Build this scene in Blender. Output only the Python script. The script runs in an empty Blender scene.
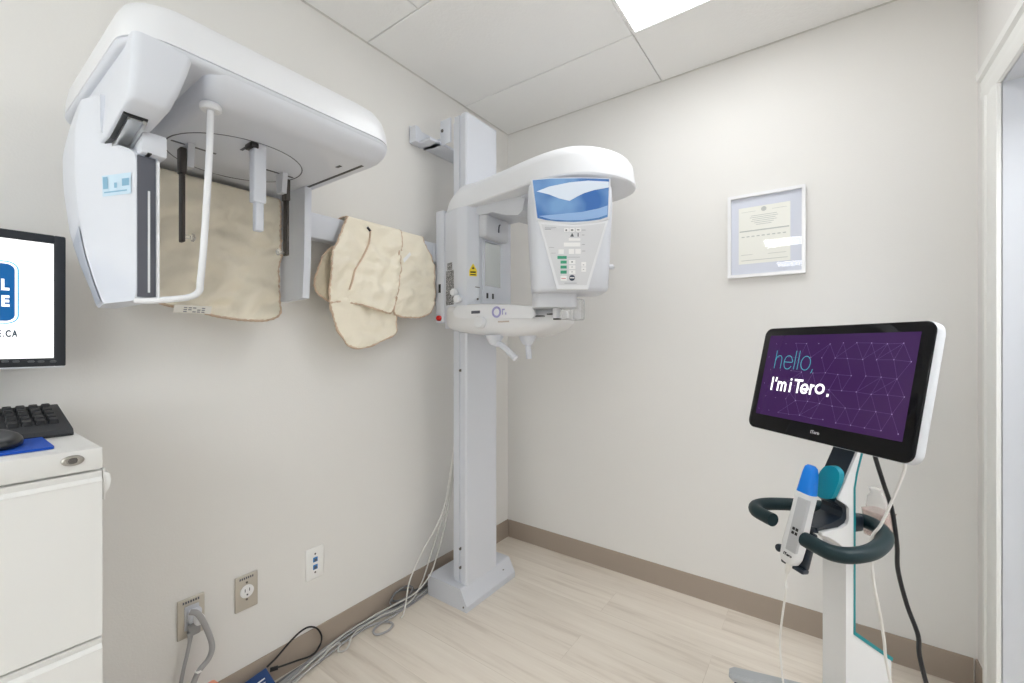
import bpy, bmesh, math, random
from mathutils import Vector, Matrix, noise
from mathutils.geometry import delaunay_2d_cdt
random.seed(7)
PI = math.pi
scene = bpy.context.scene
COL = scene.collection

WIN, CEI, CEI1, HALL = 2.6, 13.0, 6.8, 14.0   # brightness of added window panes, ceiling lights, light nearest the back wall, added hallway light
# ------------------------------------------------------------------ materials
MATS = {}
def mat(name, col, rough=.5, metal=0., spec=.5, bump=None, emit=None, estr=1., trans=0., alpha=1., coat=0., var=None, ior=1.45):
    if name in MATS: return MATS[name]
    m = bpy.data.materials.new(name); m.use_nodes = True
    nt = m.node_tree; b = nt.nodes['Principled BSDF']
    b.inputs['Base Color'].default_value = (*col, 1)
    b.inputs['Roughness'].default_value = rough
    b.inputs['Metallic'].default_value = metal
    b.inputs['Specular IOR Level'].default_value = spec
    b.inputs['IOR'].default_value = ior
    b.inputs['Transmission Weight'].default_value = trans
    b.inputs['Alpha'].default_value = alpha
    b.inputs['Coat Weight'].default_value = coat
    if emit:
        b.inputs['Emission Color'].default_value = (*emit, 1)
        b.inputs['Emission Strength'].default_value = estr
    tc = None
    if bump or var:
        tc = nt.nodes.new('ShaderNodeTexCoord')
    if bump:
        sc, st = bump
        n = nt.nodes.new('ShaderNodeTexNoise'); n.inputs['Scale'].default_value = sc; n.inputs['Detail'].default_value = 4
        bp = nt.nodes.new('ShaderNodeBump'); bp.inputs['Strength'].default_value = st; bp.inputs['Distance'].default_value = .01
        nt.links.new(tc.outputs['Object'], n.inputs['Vector'])
        nt.links.new(n.outputs['Fac'], bp.inputs['Height']); nt.links.new(bp.outputs['Normal'], b.inputs['Normal'])
    if var:
        sc, amt = var
        n = nt.nodes.new('ShaderNodeTexNoise'); n.inputs['Scale'].default_value = sc; n.inputs['Detail'].default_value = 5
        mx = nt.nodes.new('ShaderNodeMix'); mx.data_type = 'RGBA'
        mx.inputs[6].default_value = (*[c*(1-amt) for c in col], 1); mx.inputs[7].default_value = (*[min(1, c*(1+amt)) for c in col], 1)
        nt.links.new(tc.outputs['Object'], n.inputs['Vector']); nt.links.new(n.outputs['Fac'], mx.inputs[0])
        nt.links.new(mx.outputs[2], b.inputs['Base Color'])
    MATS[name] = m
    return m

def floor_mat():
    m = bpy.data.materials.new('pale_wood_plank'); m.use_nodes = True
    nt = m.node_tree; N = nt.nodes; L = nt.links; b = N['Principled BSDF']
    tc = N.new('ShaderNodeTexCoord')
    br = N.new('ShaderNodeTexBrick')
    br.offset = .37; br.inputs['Scale'].default_value = 1
    br.inputs['Brick Width'].default_value = 1.22; br.inputs['Row Height'].default_value = .18
    br.inputs['Mortar Size'].default_value = .0012; br.inputs['Mortar Smooth'].default_value = .3
    br.inputs['Color1'].default_value = (.0, .0, .0, 1); br.inputs['Color2'].default_value = (1, 1, 1, 1)
    br.inputs['Mortar'].default_value = (.5, .5, .5, 1)
    L.new(tc.outputs['Object'], br.inputs['Vector'])
    mp = N.new('ShaderNodeMapping'); mp.inputs['Scale'].default_value = (.9, 13, 1)
    L.new(tc.outputs['Object'], mp.inputs['Vector'])
    va = N.new('ShaderNodeVectorMath'); va.operation = 'ADD'
    ml = N.new('ShaderNodeVectorMath'); ml.operation = 'SCALE'; ml.inputs['Scale'].default_value = 13.7
    L.new(br.outputs['Color'], ml.inputs[0]); L.new(mp.outputs['Vector'], va.inputs[0]); L.new(ml.outputs['Vector'], va.inputs[1])
    n1 = N.new('ShaderNodeTexNoise'); n1.inputs['Scale'].default_value = 2.2; n1.inputs['Detail'].default_value = 8; n1.inputs['Roughness'].default_value = .62; n1.inputs['Distortion'].default_value = .25
    L.new(va.outputs['Vector'], n1.inputs['Vector'])
    cr = N.new('ShaderNodeValToRGB')
    e = cr.color_ramp.elements
    e[0].position = .30; e[0].color = (.575, .505, .43, 1)
    e[1].position = .70; e[1].color = (.77, .71, .63, 1)
    e2 = e.new(.48); e2.color = (.71, .645, .565, 1)
    L.new(n1.outputs['Fac'], cr.inputs['Fac'])
    # slight tone per plank
    hs = N.new('ShaderNodeMix'); hs.data_type = 'RGBA'; hs.blend_type = 'MULTIPLY'; hs.inputs[0].default_value = .22
    L.new(cr.outputs['Color'], hs.inputs[6])
    cr2 = N.new('ShaderNodeValToRGB'); cr2.color_ramp.elements[0].color = (.72, .70, .68, 1); cr2.color_ramp.elements[1].color = (1, 1, 1, 1)
    L.new(br.outputs['Color'], cr2.inputs['Fac']); L.new(cr2.outputs['Color'], hs.inputs[7])
    dk = N.new('ShaderNodeMix'); dk.data_type = 'RGBA'; dk.blend_type = 'MULTIPLY'
    L.new(br.outputs['Fac'], dk.inputs[0]); L.new(hs.outputs[2], dk.inputs[6]); dk.inputs[7].default_value = (.90, .885, .87, 1)
    L.new(dk.outputs[2], b.inputs['Base Color'])
    b.inputs['Roughness'].default_value = .42
    bp = N.new('ShaderNodeBump'); bp.inputs['Strength'].default_value = .08; bp.inputs['Distance'].default_value = .004
    L.new(n1.outputs['Fac'], bp.inputs['Height']); L.new(bp.outputs['Normal'], b.inputs['Normal'])
    return m

WALL = mat('greige_wall_paint', (.77, .759, .740), .75, spec=.25, bump=(180, .05))
CEIL = mat('ceiling_tile', (.87, .868, .86), .9, spec=.1, bump=(90, .12))
GRID = mat('ceiling_grid', (.64, .63, .60), .6)
GAP = mat('ceiling_gap', (.16, .15, .14), .9)
FLOOR = floor_mat()
BASEB = mat('taupe_vinyl_base', (.345, .285, .235), .55)
TRIM = mat('white_trim_paint', (.80, .80, .78), .4)
DOORP = mat('cool_white_door_paint', (.60, .62, .66), .42)
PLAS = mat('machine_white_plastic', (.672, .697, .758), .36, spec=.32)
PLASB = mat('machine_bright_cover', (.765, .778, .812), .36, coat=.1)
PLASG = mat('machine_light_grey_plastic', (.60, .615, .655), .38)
COLM = mat('column_white_metal', (.65, .672, .73), .38)
BASEM = mat('base_grey_enamel', (.61, .63, .685), .42)
DKGR = mat('slot_dark_grey', (.10, .105, .13), .5)
BLACK = mat('black_plastic', (.012, .012, .014), .35)
EARR = mat('ear_rod_brown_grey', (.055, .048, .044), .5)
SOFTB = mat('soft_black_plastic', (.035, .037, .042), .55)
SEAM = mat('seam_shadow_grey', (.30, .30, .32), .7)
METAL = mat('brushed_steel', (.58, .58, .57), .3, metal=1)
STEELP = mat('stainless_plate', (.56, .53, .48), .36, metal=.8, bump=(300, .05))
SCREW = mat('screw_dark', (.16, .15, .14), .4, metal=.7)
CAB = mat('cabinet_white_enamel', (.76, .76, .75), .4)
CREAM = mat('apron_cream_vinyl', (.86, .80, .665), .44, bump=(18, .45), var=(9, .04))
TAN = mat('apron_tan_binding', (.66, .50, .37), .65, bump=(220, .5))
CABLEG = mat('cable_grey', (.36, .36, .37), .5)
CABLEL = mat('cable_light', (.52, .51, .49), .5)
CABLED = mat('cable_dark_grey', (.17, .17, .18), .5)
CABLEW = mat('cable_white', (.72, .71, .68), .45)
WHITE = mat('white_label', (.86, .86, .85), .5)
CARTW = mat('cart_white_plastic', (.73, .74, .75), .33, coat=.2)
TEALE = mat('teal_edge', (.0, .24, .27), .35)
TEALH = mat('dark_teal_handle', (.010, .026, .031), .45, spec=.3)
TEALP = mat('teal_pad', (.0, .29, .40), .4)
NAVYP = mat('navy_black_cradle', (.016, .024, .036), .28)
BLUET = mat('wand_blue_tip', (.0, .19, .72), .32)
GLASSB = mat('screen_black_glass', (.004, .004, .005), .05, spec=.28)
PURPLE = mat('screen_purple', (.012, .004, .02), .10, spec=.35, emit=(.034, .010, .064), estr=1.)
SCRW = mat('screen_white', (.7, .7, .7), .25, emit=(1, 1, 1), estr=.9)

# ------------------------------------------------------------------ object helpers
WM = {}
def reg(o, parent=None):
    COL.objects.link(o)
    if parent is not None: o.parent = parent
    WM[o.name] = (WM[parent.name] if parent is not None else Matrix()) @ o.matrix_basis
    return o
def thing(name, label, cat, loc=(0, 0, 0), rotz=0., group=None, rot=None):
    o = bpy.data.objects.new(name, None); o.empty_display_size = .05
    M = Matrix.Translation(loc) @ (rot.to_4x4() if rot is not None else Matrix.Rotation(rotz, 4, 'Z'))
    o.matrix_basis = M
    reg(o); tag(o, label, cat, group)
    return o
def tag(o, label, cat=None, group=None, kind=None):
    if label: o['label'] = label
    if cat: o['category'] = cat
    if group: o['group'] = group
    if kind: o['kind'] = kind
    return o
def obj(name, bm, material, parent=None, smooth=True, angle=40, local=False, label=None, origin=None, subsurf=0, recalc=True):
    """link bm as one mesh object; bm is in world coordinates unless local"""
    me = bpy.data.meshes.new(name)
    o = bpy.data.objects.new(name, me)
    if origin is not None: o.location = origin
    reg(o, parent)
    if not local: bm.transform(WM[o.name].inverted())
    elif origin is not None: bm.transform(Matrix.Translation(-Vector(origin)))
    if recalc: bmesh.ops.recalc_face_normals(bm, faces=bm.faces)
    bm.to_mesh(me); bm.free()
    me.materials.append(material)
    if smooth:
        for p in me.polygons: p.use_smooth = True
        if angle < 180: me.set_sharp_from_angle(angle=math.radians(angle))
    if subsurf:
        md = o.modifiers.new('sub', 'SUBSURF'); md.levels = subsurf; md.render_levels = subsurf
    if label: o['label'] = label
    return o
def struct(name, bm, material, parent=None, **k):
    o = obj(name, bm, material, parent, **k)
    if parent is None: o['kind'] = 'structure'
    return o

def BM(): return bmesh.new()
def box(bm, x0, x1, y0, y1, z0, z1, bev=0, seg=2, M=None):
    t = bmesh.new()
    v = [t.verts.new((x, y, z)) for x in (x0, x1) for y in (y0, y1) for z in (z0, z1)]
    for f in ((0, 1, 3, 2), (4, 6, 7, 5), (0, 4, 5, 1), (2, 3, 7, 6), (0, 2, 6, 4), (1, 5, 7, 3)):
        t.faces.new([v[i] for i in f])
    if bev > 0:
        bmesh.ops.bevel(t, geom=list(t.edges), offset=bev, segments=seg, profile=.5, affect='EDGES', clamp_overlap=True)
    add(bm, t, M); return bm
def add(bm, t, M=None):
    if M is not None: t.transform(M)
    m = bpy.data.meshes.new('tmp'); t.to_mesh(m); t.free(); bm.from_mesh(m); bpy.data.meshes.remove(m)
def prism(bm, pts, axis, a, b, bev=0, seg=2, M=None):
    """extrude polygon; pts are the two coordinates other than axis, in xyz order"""
    t = bmesh.new()
    def mk(p, c):
        q = list(p); q.insert(axis, c); return t.verts.new(q)
    A = [mk(p, a) for p in pts]; B = [mk(p, b) for p in pts]; n = len(pts)
    t.faces.new(A); t.faces.new(B[::-1])
    for i in range(n): t.faces.new((A[i], A[(i+1) % n], B[(i+1) % n], B[i]))
    if bev > 0:
        ed = [e for e in t.edges if len(e.link_faces) == 2 and e.calc_face_angle(0) > math.radians(25)]
        bmesh.ops.bevel(t, geom=ed, offset=bev, segments=seg, profile=.5, affect='EDGES', clamp_overlap=True)
    add(bm, t, M); return bm
def loft(bm, rings, cap=True, closed=True):
    R = [[bm.verts.new(p) for p in r] for r in rings]; n = len(R[0])
    for a, b in zip(R, R[1:]):
        for i in range(n if closed else n-1):
            bm.faces.new((a[i], a[(i+1) % n], b[(i+1) % n], b[i]))
    if cap and closed:
        bm.faces.new(R[0][::-1]); bm.faces.new(R[-1])
    return bm
def crom(pts, sub=8):
    P = [Vector(p) for p in pts]
    if len(P) < 3: return P
    Q = [P[0]*2-P[1]] + P + [P[-1]*2-P[-2]]; out = []
    for i in range(1, len(Q)-2):
        for k in range(sub):
            t = k/sub; p0, p1, p2, p3 = Q[i-1:i+3]
            out.append(.5*((2*p1)+(p2-p0)*t+(2*p0-5*p1+4*p2-p3)*t*t+(3*p1-p0-3*p2+p3)*t**3))
    out.append(P[-1]); return out
def tube(bm, pts, r, n=10, sub=8, smooth=True, caps=True, closed=False, flat=1.):
    P = crom(pts, sub) if smooth else [Vector(p) for p in pts]
    m = len(P); rr = r if callable(r) else (lambda t: r)
    up = Vector((0, 0, 1)); T0 = (P[1]-P[0]).normalized()
    if abs(T0.dot(up)) > .95: up = Vector((1, 0, 0))
    N = (up - T0*up.dot(T0)).normalized(); rings = []
    for i, p in enumerate(P):
        a = P[max(i-1, 0)]; b = P[min(i+1, m-1)]
        if closed: a = P[(i-1) % m]; b = P[(i+1) % m]
        T = (b-a).normalized(); N = (N - T*N.dot(T)).normalized(); Bn = T.cross(N)
        q = rr(i/(m-1))
        rings.append([p + (N*math.cos(2*PI*k/n) + Bn*math.sin(2*PI*k/n)*flat)*q for k in range(n)])
    if closed: rings.append(rings[0]); loft(bm, rings, cap=False); bmesh.ops.remove_doubles(bm, verts=bm.verts, dist=1e-6)
    else: loft(bm, rings, cap=caps)
    return bm
def lathe(bm, prof, n=24, M=None):
    t = bmesh.new()
    loft(t, [[(r*math.cos(2*PI*k/n), r*math.sin(2*PI*k/n), z) for k in range(n)] for r, z in prof])
    add(bm, t, M); return bm
def rrect(x0, x1, y0, y1, r, n=6):
    """rounded rectangle outline; r may be a 4-tuple for corners (x1y1, x0y1, x0y0, x1y0)"""
    if not isinstance(r, (tuple, list)): r = (r,)*4
    o = []
    for (cx, cy, a, q) in ((x1-r[0], y1-r[0], 0, r[0]), (x0+r[1], y1-r[1], 90, r[1]), (x0+r[2], y0+r[2], 180, r[2]), (x1-r[3], y0+r[3], 270, r[3])):
        for k in range(n+1):
            t = math.radians(a + 90*k/n); o.append((cx+q*math.cos(t), cy+q*math.sin(t)))
    return o
def frameM(o, x, z):
    """matrix with local x and z axes given"""
    x = Vector(x).normalized(); z = Vector(z).normalized(); y = z.cross(x).normalized(); x = y.cross(z)
    M = Matrix((x, y, z)).transposed().to_4x4(); M.translation = Vector(o); return M
def text_bm(s, size, M, off=0., ext=.0004, align='LEFT', space=1., shear=0.):
    cu = bpy.data.curves.new('txt', 'FONT'); cu.body = s; cu.size = size; cu.offset = off; cu.extrude = ext
    cu.align_x = align; cu.align_y = 'CENTER'; cu.space_character = space; cu.shear = shear; cu.resolution_u = 4
    o = bpy.data.objects.new('txt', cu); COL.objects.link(o)
    bpy.context.view_layer.update()
    dg = bpy.context.evaluated_depsgraph_get()
    me = bpy.data.meshes.new_from_object(o.evaluated_get(dg))
    bpy.data.objects.remove(o); bpy.data.curves.remove(cu)
    b = bmesh.new(); b.from_mesh(me); bpy.data.meshes.remove(me); b.transform(M); return b

# camera model, used only to turn measured directions into places on known planes
F_PX = 431.7; YAW = math.radians(35.83); CAM = Vector((1.56, -2.118, 1.181))
FW = Vector((-math.sin(YAW), math.cos(YAW), 0)); RT = Vector((math.cos(YAW), math.sin(YAW), 0))
def at(u, v, x=None, y=None, z=None, t=None):
    d = FW + RT*((u-512)/F_PX) + Vector((0, 0, (341.5-v)/F_PX))
    if x is not None: t = (x-CAM.x)/d.x
    if y is not None: t = (y-CAM.y)/d.y
    if z is not None: t = (z-CAM.z)/d.z
    return CAM + d*t

# ------------------------------------------------------------------ the room
H = 2.44; RX = 1.985; RY = -7.0
DY0, DY1, DZ = -1.16, -.25, 1.942
WY0, WY1, WZ0, WZ1 = -5.3, -2.75, .75, 2.2   # window added behind the camera for fill light           # door opening in the right wall
struct('floor', box(BM(), -.1, 3.5, RY-.1, .1, -.1, 0), FLOOR, smooth=False)
struct('wall_left', box(BM(), -.1, 0, RY-.1, .1, 0, H+.1), WALL, smooth=False)
struct('wall_back', box(BM(), 0, RX+.12, 0, .1, 0, H+.1), WALL, smooth=False)
b = BM()
box(b, RX, RX+.12, DY1+.012, 0, 0, H+.1); box(b, RX, RX+.12, WY1, DY0-.012, 0, H+.1); box(b, RX, RX+.12, DY0-.012, DY1+.012, DZ+.012, H+.1)
box(b, RX, RX+.12, RY, WY0, 0, H+.1); box(b, RX, RX+.12, WY0, WY1, 0, WZ0); box(b, RX, RX+.12, WY0, WY1, WZ1, H+.1)
struct('wall_right', b, WALL, smooth=False)
struct('wall_front', box(BM(), 0, RX+.12, RY-.1, RY, 0, H+.1), WALL, smooth=False)
# ceiling tiles with fine joints
xs = [0, .315, .925, 1.535, RX]
def fixture(i, y1):  # lights occupy one bay
    return i == 2 and any(abs(y1-q) < .05 for q in LIGHTS)
LIGHTS = [-.39, -4.05, -5.88]
b = BM(); g = BM()
ys = [0, -.39]
while ys[-1] > RY: ys.append(max(RY, round(ys[-1]-.61, 3)))
for j in range(len(ys)-1):
    if j == 1: cols = [0, .925, 1.535, RX]
    elif j == 0: cols = [0, .925, RX]
    else: cols = xs
    for i in range(len(cols)-1):
        if abs(cols[i]-.925) < 1e-6 and any(abs(ys[j]-q) < .03 for q in LIGHTS): continue
        box(b, cols[i]+.002, cols[i+1]-.002, ys[j+1]+.002, ys[j]-.002, H, H+.012, bev=.002, seg=1)
for j, y in enumerate(ys):
    pass
box(b, -.1, RX+.12, RY, .1, H+.013, H+.05)
struct('ceiling', b, CEIL, smooth=False)
b = BM()
box(b, 0, RX, -.006, 0, H-.004, H-.0005); box(b, 0, .006, RY, -.006, H-.004, H-.0005)
box(b, RX-.006, RX, RY, -.006, H-.004, H-.0005)
struct('trim_1', b, GRID, smooth=False)
# baseboards
def bbprof(s=1):
    return [(0, 0), (.010*s, 0), (.0085*s, .004), (.007*s, .012), (.006*s, .094), (.004*s, .100), (0, .100)]
b = BM(); prism(b, [(x, z) for x, z in bbprof()], 1, -7, 0); struct('baseboard_left', b, BASEB, angle=50)
b = BM(); prism(b, [(-x, z) for x, z in bbprof()], 0, .011, RX-.011); struct('baseboard_back', b, BASEB, angle=50)
b = BM()
prism(b, [(RX-x, z) for x, z in bbprof()], 1, DY1+.096, 0); prism(b, [(RX-x, z) for x, z in bbprof()], 1, RY, DY0-.096)
struct('baseboard_right', b, BASEB, angle=50)
# door casing with stepped profile, head casing, jamb and stop
b = BM()
def casing_leg(ya, yb):   # ya outer, yb inner edge at the opening
    s = 1 if yb < ya else -1
    pr = [(RX, ya), (RX-.020, ya), (RX-.022, ya-s*.006), (RX-.022, ya-s*.022), (RX-.017, ya-s*.027), (RX-.015, ya-s*.055), (RX-.018, ya-s*.060), (RX-.018, ya-s*.078), (RX-.012, yb), (RX, yb)]
    prism(b, pr, 2, 0, DZ, M=None)
casing_leg(DY1+.096, DY1); casing_leg(DY0-.096, DY0)
pr = [(RX, DZ), (RX-.012, DZ), (RX-.018, DZ+.018), (RX-.018, DZ+.036), (RX-.015, DZ+.041), (RX-.018, DZ+.066), (RX-.026, DZ+.074), (RX-.028, DZ+.095), (RX, DZ+.095)]
prism(b, pr, 1, DY0-.11, DY1+.135)
struct('trim_2', b, TRIM, angle=25)
b = BM()
box(b, RX-.002, RX+.20, DY1, DY1+.012, 0, DZ+.012); box(b, RX-.002, RX+.20, DY0-.012, DY0, 0, DZ+.012); box(b, RX-.002, RX+.20, DY0, DY1, DZ, DZ+.012)
box(b, RX+.055, RX+.068, DY1-.008, DY1, 0, DZ, bev=.002); box(b, RX+.055, RX+.068, DY0, DY0+.008, 0, DZ, bev=.002)
struct('trim_3', b, DOORP, smooth=False)
# unseen hallway added beyond the open doorway, its ceiling light filling the room
b = BM()
box(b, 3.35, 3.45, -2.4, .6, 0, H+.1); box(b, RX+.12, 3.35, .5, .6, 0, H+.1); box(b, RX+.12, 3.35, -2.4, -2.3, 0, H+.1); box(b, RX+.02, RX+.12, .1, .5, 0, H+.1)
struct('wall_hallway', b, WALL, smooth=False)
b = BM(); box(b, RX+.121, 3.45, -2.4, .6, H, H+.1); struct('ceiling_hallway', b, CEIL, smooth=False)
# door swung open into the hallway
b = BM()
DX = RX+.215
box(b, DX, DX+.88, DY0-.052, DY0-.012, .006, DZ-.003, bev=.002)
for za, zb in ((.18, .92), (1.08, 1.82)):
    for xa, xb in ((.12, .41), (.50, .79)):
        box(b, DX+xa, DX+xb, DY0-.013, DY0-.005, za, zb, bev=.006)
door = struct('door_1', b, DOORP, smooth=False)
b = BM(); lathe(b, [(.026, 0), (.026, .006), (.010, .010), (.010, .030), (.024, .036), (.027, .048), (.020, .060), (.004, .063)], 20, Matrix.Translation((DX+.80, DY0-.012, .98)) @ Matrix.Rotation(-PI/2, 4, 'X'))
obj('door_handle', b, METAL, door)

# unseen glowing window added in the right wall behind the camera, brightens the room
PANE = mat('added_fill_pane', (.85, .87, .9), .5, emit=(.90, .97, 1.0), estr=WIN)
b = BM()
for y in (WY0+.02, (WY0+WY1)/2, WY1-.02): box(b, RX-.01, RX+.10, y-.025, y+.025, WZ0, WZ1, bev=.004)
for z in (WZ0+.02, WZ1-.02): box(b, RX-.01, RX+.10, WY0, WY1, z-.025, z+.025, bev=.004)
box(b, RX-.05, RX+.02, WY0-.06, WY1+.06, WZ0-.03, WZ0, bev=.006)
win = struct('added_window_1', b, TRIM, angle=30)
obj('added_window_pane', box(BM(), RX+.05, RX+.056, WY0+.02, WY1-.02, WZ0+.02, WZ1-.02), PANE, win, smooth=False)

# ceiling lights
DIFF = mat('lit_diffuser', (.9, .9, .9), .6, emit=(.965, .985, 1.), estr=CEI)
DIFF2 = mat('lit_diffuser_dimmer', (.9, .9, .9), .6, emit=(.965, .985, 1.), estr=CEI1)
labs = ['square recessed ceiling light nearest the back wall, glowing white', 'square recessed ceiling light second from the back wall',
        'square recessed ceiling light farthest from the back wall']
for q, lab in zip(LIGHTS, labs):
    t = thing('ceiling_light', lab, 'ceiling light', (1.23, q-.305, H), group='recessed ceiling lights')
    b = BM()
    for (xa, xb, ya, yb) in ((.928, .940, q-.607, q-.003), (1.52, 1.532, q-.607, q-.003), (.940, 1.52, q-.607, q-.595), (.940, 1.52, q-.015, q-.003)):
        box(b, xa, xb, ya, yb, H-.004, H+.011, bev=.001, seg=1)
    obj('light_frame', b, WHITE, t, smooth=False)
    obj('diffuser', box(BM(), .940, 1.52, q-.595, q-.015, H+.002, H+.008), DIFF2 if q == LIGHTS[0] else DIFF, t, smooth=False)

t = thing('ceiling_light', 'long recessed fill light added in the unseen hallway beyond the doorway', 'ceiling light', (2.75, -.7, H))  # hallway fixture added to even out the light on the left wall
b = BM()
for (xa, xb, ya, yb) in ((2.435, 2.447, -1.305, -.095), (3.053, 3.065, -1.305, -.095), (2.447, 3.053, -1.305, -1.293), (2.447, 3.053, -.107, -.095)): box(b, xa, xb, ya, yb, H-.012, H-.0005, bev=.001, seg=1)
obj('light_frame', b, WHITE, t, smooth=False)
obj('diffuser', box(BM(), 2.447, 3.053, -1.293, -.107, H-.008, H-.002), mat('added_hall_diffuser', (.9, .9, .9), .6, emit=(.965, .985, 1.), estr=HALL), t, smooth=False)

# ------------------------------------------------------------------ panoramic x-ray machine
mach = thing('panoramic_xray_machine', 'tall white dental panoramic x-ray machine on a floor column with long side arm', 'x-ray machine', (.19, -.55, 0))
# base
b = BM()
prism(b, [(.062, 0), (.303, 0), (.303, .026), (.268, .088), (.262, .092), (.062, .092)], 1, -.714, -.352, bev=.004, seg=2)
base = obj('base', b, BASEM, mach, angle=25)
b = BM(); lathe(b, [(.004, 0), (.004, .002), (.001, .0025)], 10, Matrix.Translation((.285, -.714, .020)) @ Matrix.Rotation(PI/2, 4, 'X')); obj('screw', b, SCREW, base)
b = BM(); lathe(b, [(.004, 0), (.004, .002), (.001, .0025)], 10, Matrix.Translation((.285, -.425, .060))); obj('screw', b, SCREW, base)
# column: main cover, rear spine
b = BM()
pr = [(.192, -.672), (.222, -.674), (.224, -.668), (.236, -.668), (.238, -.676), (.262, -.678), (.270, -.672), (.270, -.462), (.264, -.456), (.192, -.456)]
prism(b, pr, 2, .09, 2.205)
prism(b, [(.170, -.655), (.192, -.655), (.192, -.475), (.170, -.475)], 2, .09, 2.19)
col = obj('column', b, COLM, mach, angle=25)
for z in (.16, .245, 1.05):
    bb = BM(); lathe(bb, [(.006, -.004), (.006, .006), (.004, .008)], 12, Matrix.Translation((.230, -.672, z)) @ Matrix.Rotation(PI/2, 4, 'X'))
    obj('bolt', bb, SCREW, col)
# wall bracket
b = BM()
box(b, .002, .008, -.775, -.40, 2.105, 2.180, bev=.002)                 # plate on wall
box(b, .006, .110, -.70, -.44, 2.100, 2.106, bev=.002)                  # shelf
prism(b, [(-.775, 2.100), (-.68, 2.100), (-.68, 2.108), (-.755, 2.172), (-.775, 2.172)], 0, .004, .045, bev=.003)
box(b, .040, .110, -.745, -.672, 2.100, 2.112, bev=.002)
box(b, .100, .165, -.672, -.663, 2.102, 2.215, bev=.002)                # upright to column
box(b, .008, .105, -.672, -.663, 2.102, 2.135, bev=.002)
brk = obj('wall_bracket', b, PLAS, mach, angle=30)
for (x, z) in ((.045, 2.118), (.075, 2.118), (.115, 2.165)):
    bb = BM(); lathe(bb, [(.008, -.003), (.008, .005), (.005, .007)], 6, Matrix.Translation((x, -.671, z)) @ Matrix.Rotation(PI/2, 4, 'X'))
    obj('bolt', bb, SCREW, brk, angle=20)
# carriage body riding on the column
b = BM()
pr = [(.165, -.672), (.172, -.690), (.185, -.700), (.222, -.714), (.235, -.716), (.318, -.706), (.335, -.700), (.340, -.690), (.340, -.440), (.330, -.428), (.275, -.425), (.275, -.452)]
def ring(pr, z, ins=0.):
    c = Vector((.26, -.57)); return [(c.x+(x-c.x)*(1-ins), c.y+(y-c.y)*(1-ins), z) for x, y in pr]
pr2 = pr[:] + [(.275, -.684), (.165, -.684)][:0]
# closed shell: rear notch left open for the column
full = pr + [(.272, -.452), (.272, -.681), (.19, -.681), (.165, -.676)]
prism(b, [(.149, -.678), (.154, -.694), (.250, -.722), (.262, -.724), (.306, -.715), (.340, -.676), (.340, -.440), (.330, -.428), (.275, -.425), (.275, -.683), (.149, -.6735)], 2, 1.24, 1.768)
carr = obj('carriage', b, PLAS, mach, angle=30)
b = BM(); box(b, .095, .150, -.700, -.660, 1.265, 1.785, bev=.010, seg=3)
obj('cable_cover', b, PLAS, carr, angle=40)
bb = BM(); lathe(bb, [(.013, 0), (.013, .008), (.010, .014), (.002, .015)], 16, Matrix.Translation((.125, -.700, 1.288)) @ Matrix.Rotation(PI/2, 4, 'X'))
obj('button', bb, mat('red_button', (.65, .02, .015), .4), carr, label='round red emergency button')
obj('socket', box(BM(), .118, .132, -.702, -.699, 1.405, 1.445, bev=.001), BLACK, carr)
# spec label on the side face
SPEC = bpy.data.materials.new('spec_label_print'); SPEC.use_nodes = True
nt = SPEC.node_tree; bs = nt.nodes['Principled BSDF']; tcn = nt.nodes.new('ShaderNodeTexCoord'); wv = nt.nodes.new('ShaderNodeTexNoise')
mp = nt.nodes.new('ShaderNodeMapping'); mp.inputs['Scale'].default_value = (250, 250, 330); wv.inputs['Scale'].default_value = 1; wv.inputs['Detail'].default_value = 2
crn = nt.nodes.new('ShaderNodeValToRGB'); crn.color_ramp.elements[0].position = .48; crn.color_ramp.elements[0].color = (.10, .10, .11, 1); crn.color_ramp.elements[1].position = .62; crn.color_ramp.elements[1].color = (.62, .62, .64, 1)
nt.links.new(tcn.outputs['Object'], mp.inputs['Vector']); nt.links.new(mp.outputs['Vector'], wv.inputs['Vector']); nt.links.new(wv.outputs['Fac'], crn.inputs['Fac']); nt.links.new(crn.outputs['Color'], bs.inputs['Base Color'])
sd = Vector((.250-.154, -.722+.694)); L0 = Vector((.154, -.694)); n2 = Vector((sd.y, -sd.x)).normalized()
b = BM()
def sideq(b, s0, s1, z0, z1, off=.001):
    p = L0+sd*s0; q = L0+sd*s1; o = Vector((-.363, -.932))*off
    if o.dot(Vector((0, -1))) < 0: o = -o
    v = [(p.x+o.x, p.y+o.y, z0), (q.x+o.x, q.y+o.y, z0), (q.x+o.x, q.y+o.y, z1), (p.x+o.x, p.y+o.y, z1)]
    b.faces.new([b.verts.new(c) for c in v])
sideq(b, .10, .80, 1.345, 1.500); sideq(b, .22, .66, 1.502, 1.535)
obj('spec_label', b, SPEC, carr, smooth=False, label='small printed black and grey type label')
# two knobs on the side
for i, (z, x) in enumerate(((1.395, .255), (1.365, .275))):
    bb = BM(); lathe(bb, [(.009, 0), (.009, .012), (.016, .016), (.017, .028), (.013, .034), (.003, .035)], 16, Matrix.Translation((x, -.720, z)) @ Matrix.Rotation(PI/2, 4, 'X'))
    obj('knob', bb, PLASB, carr)
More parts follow.
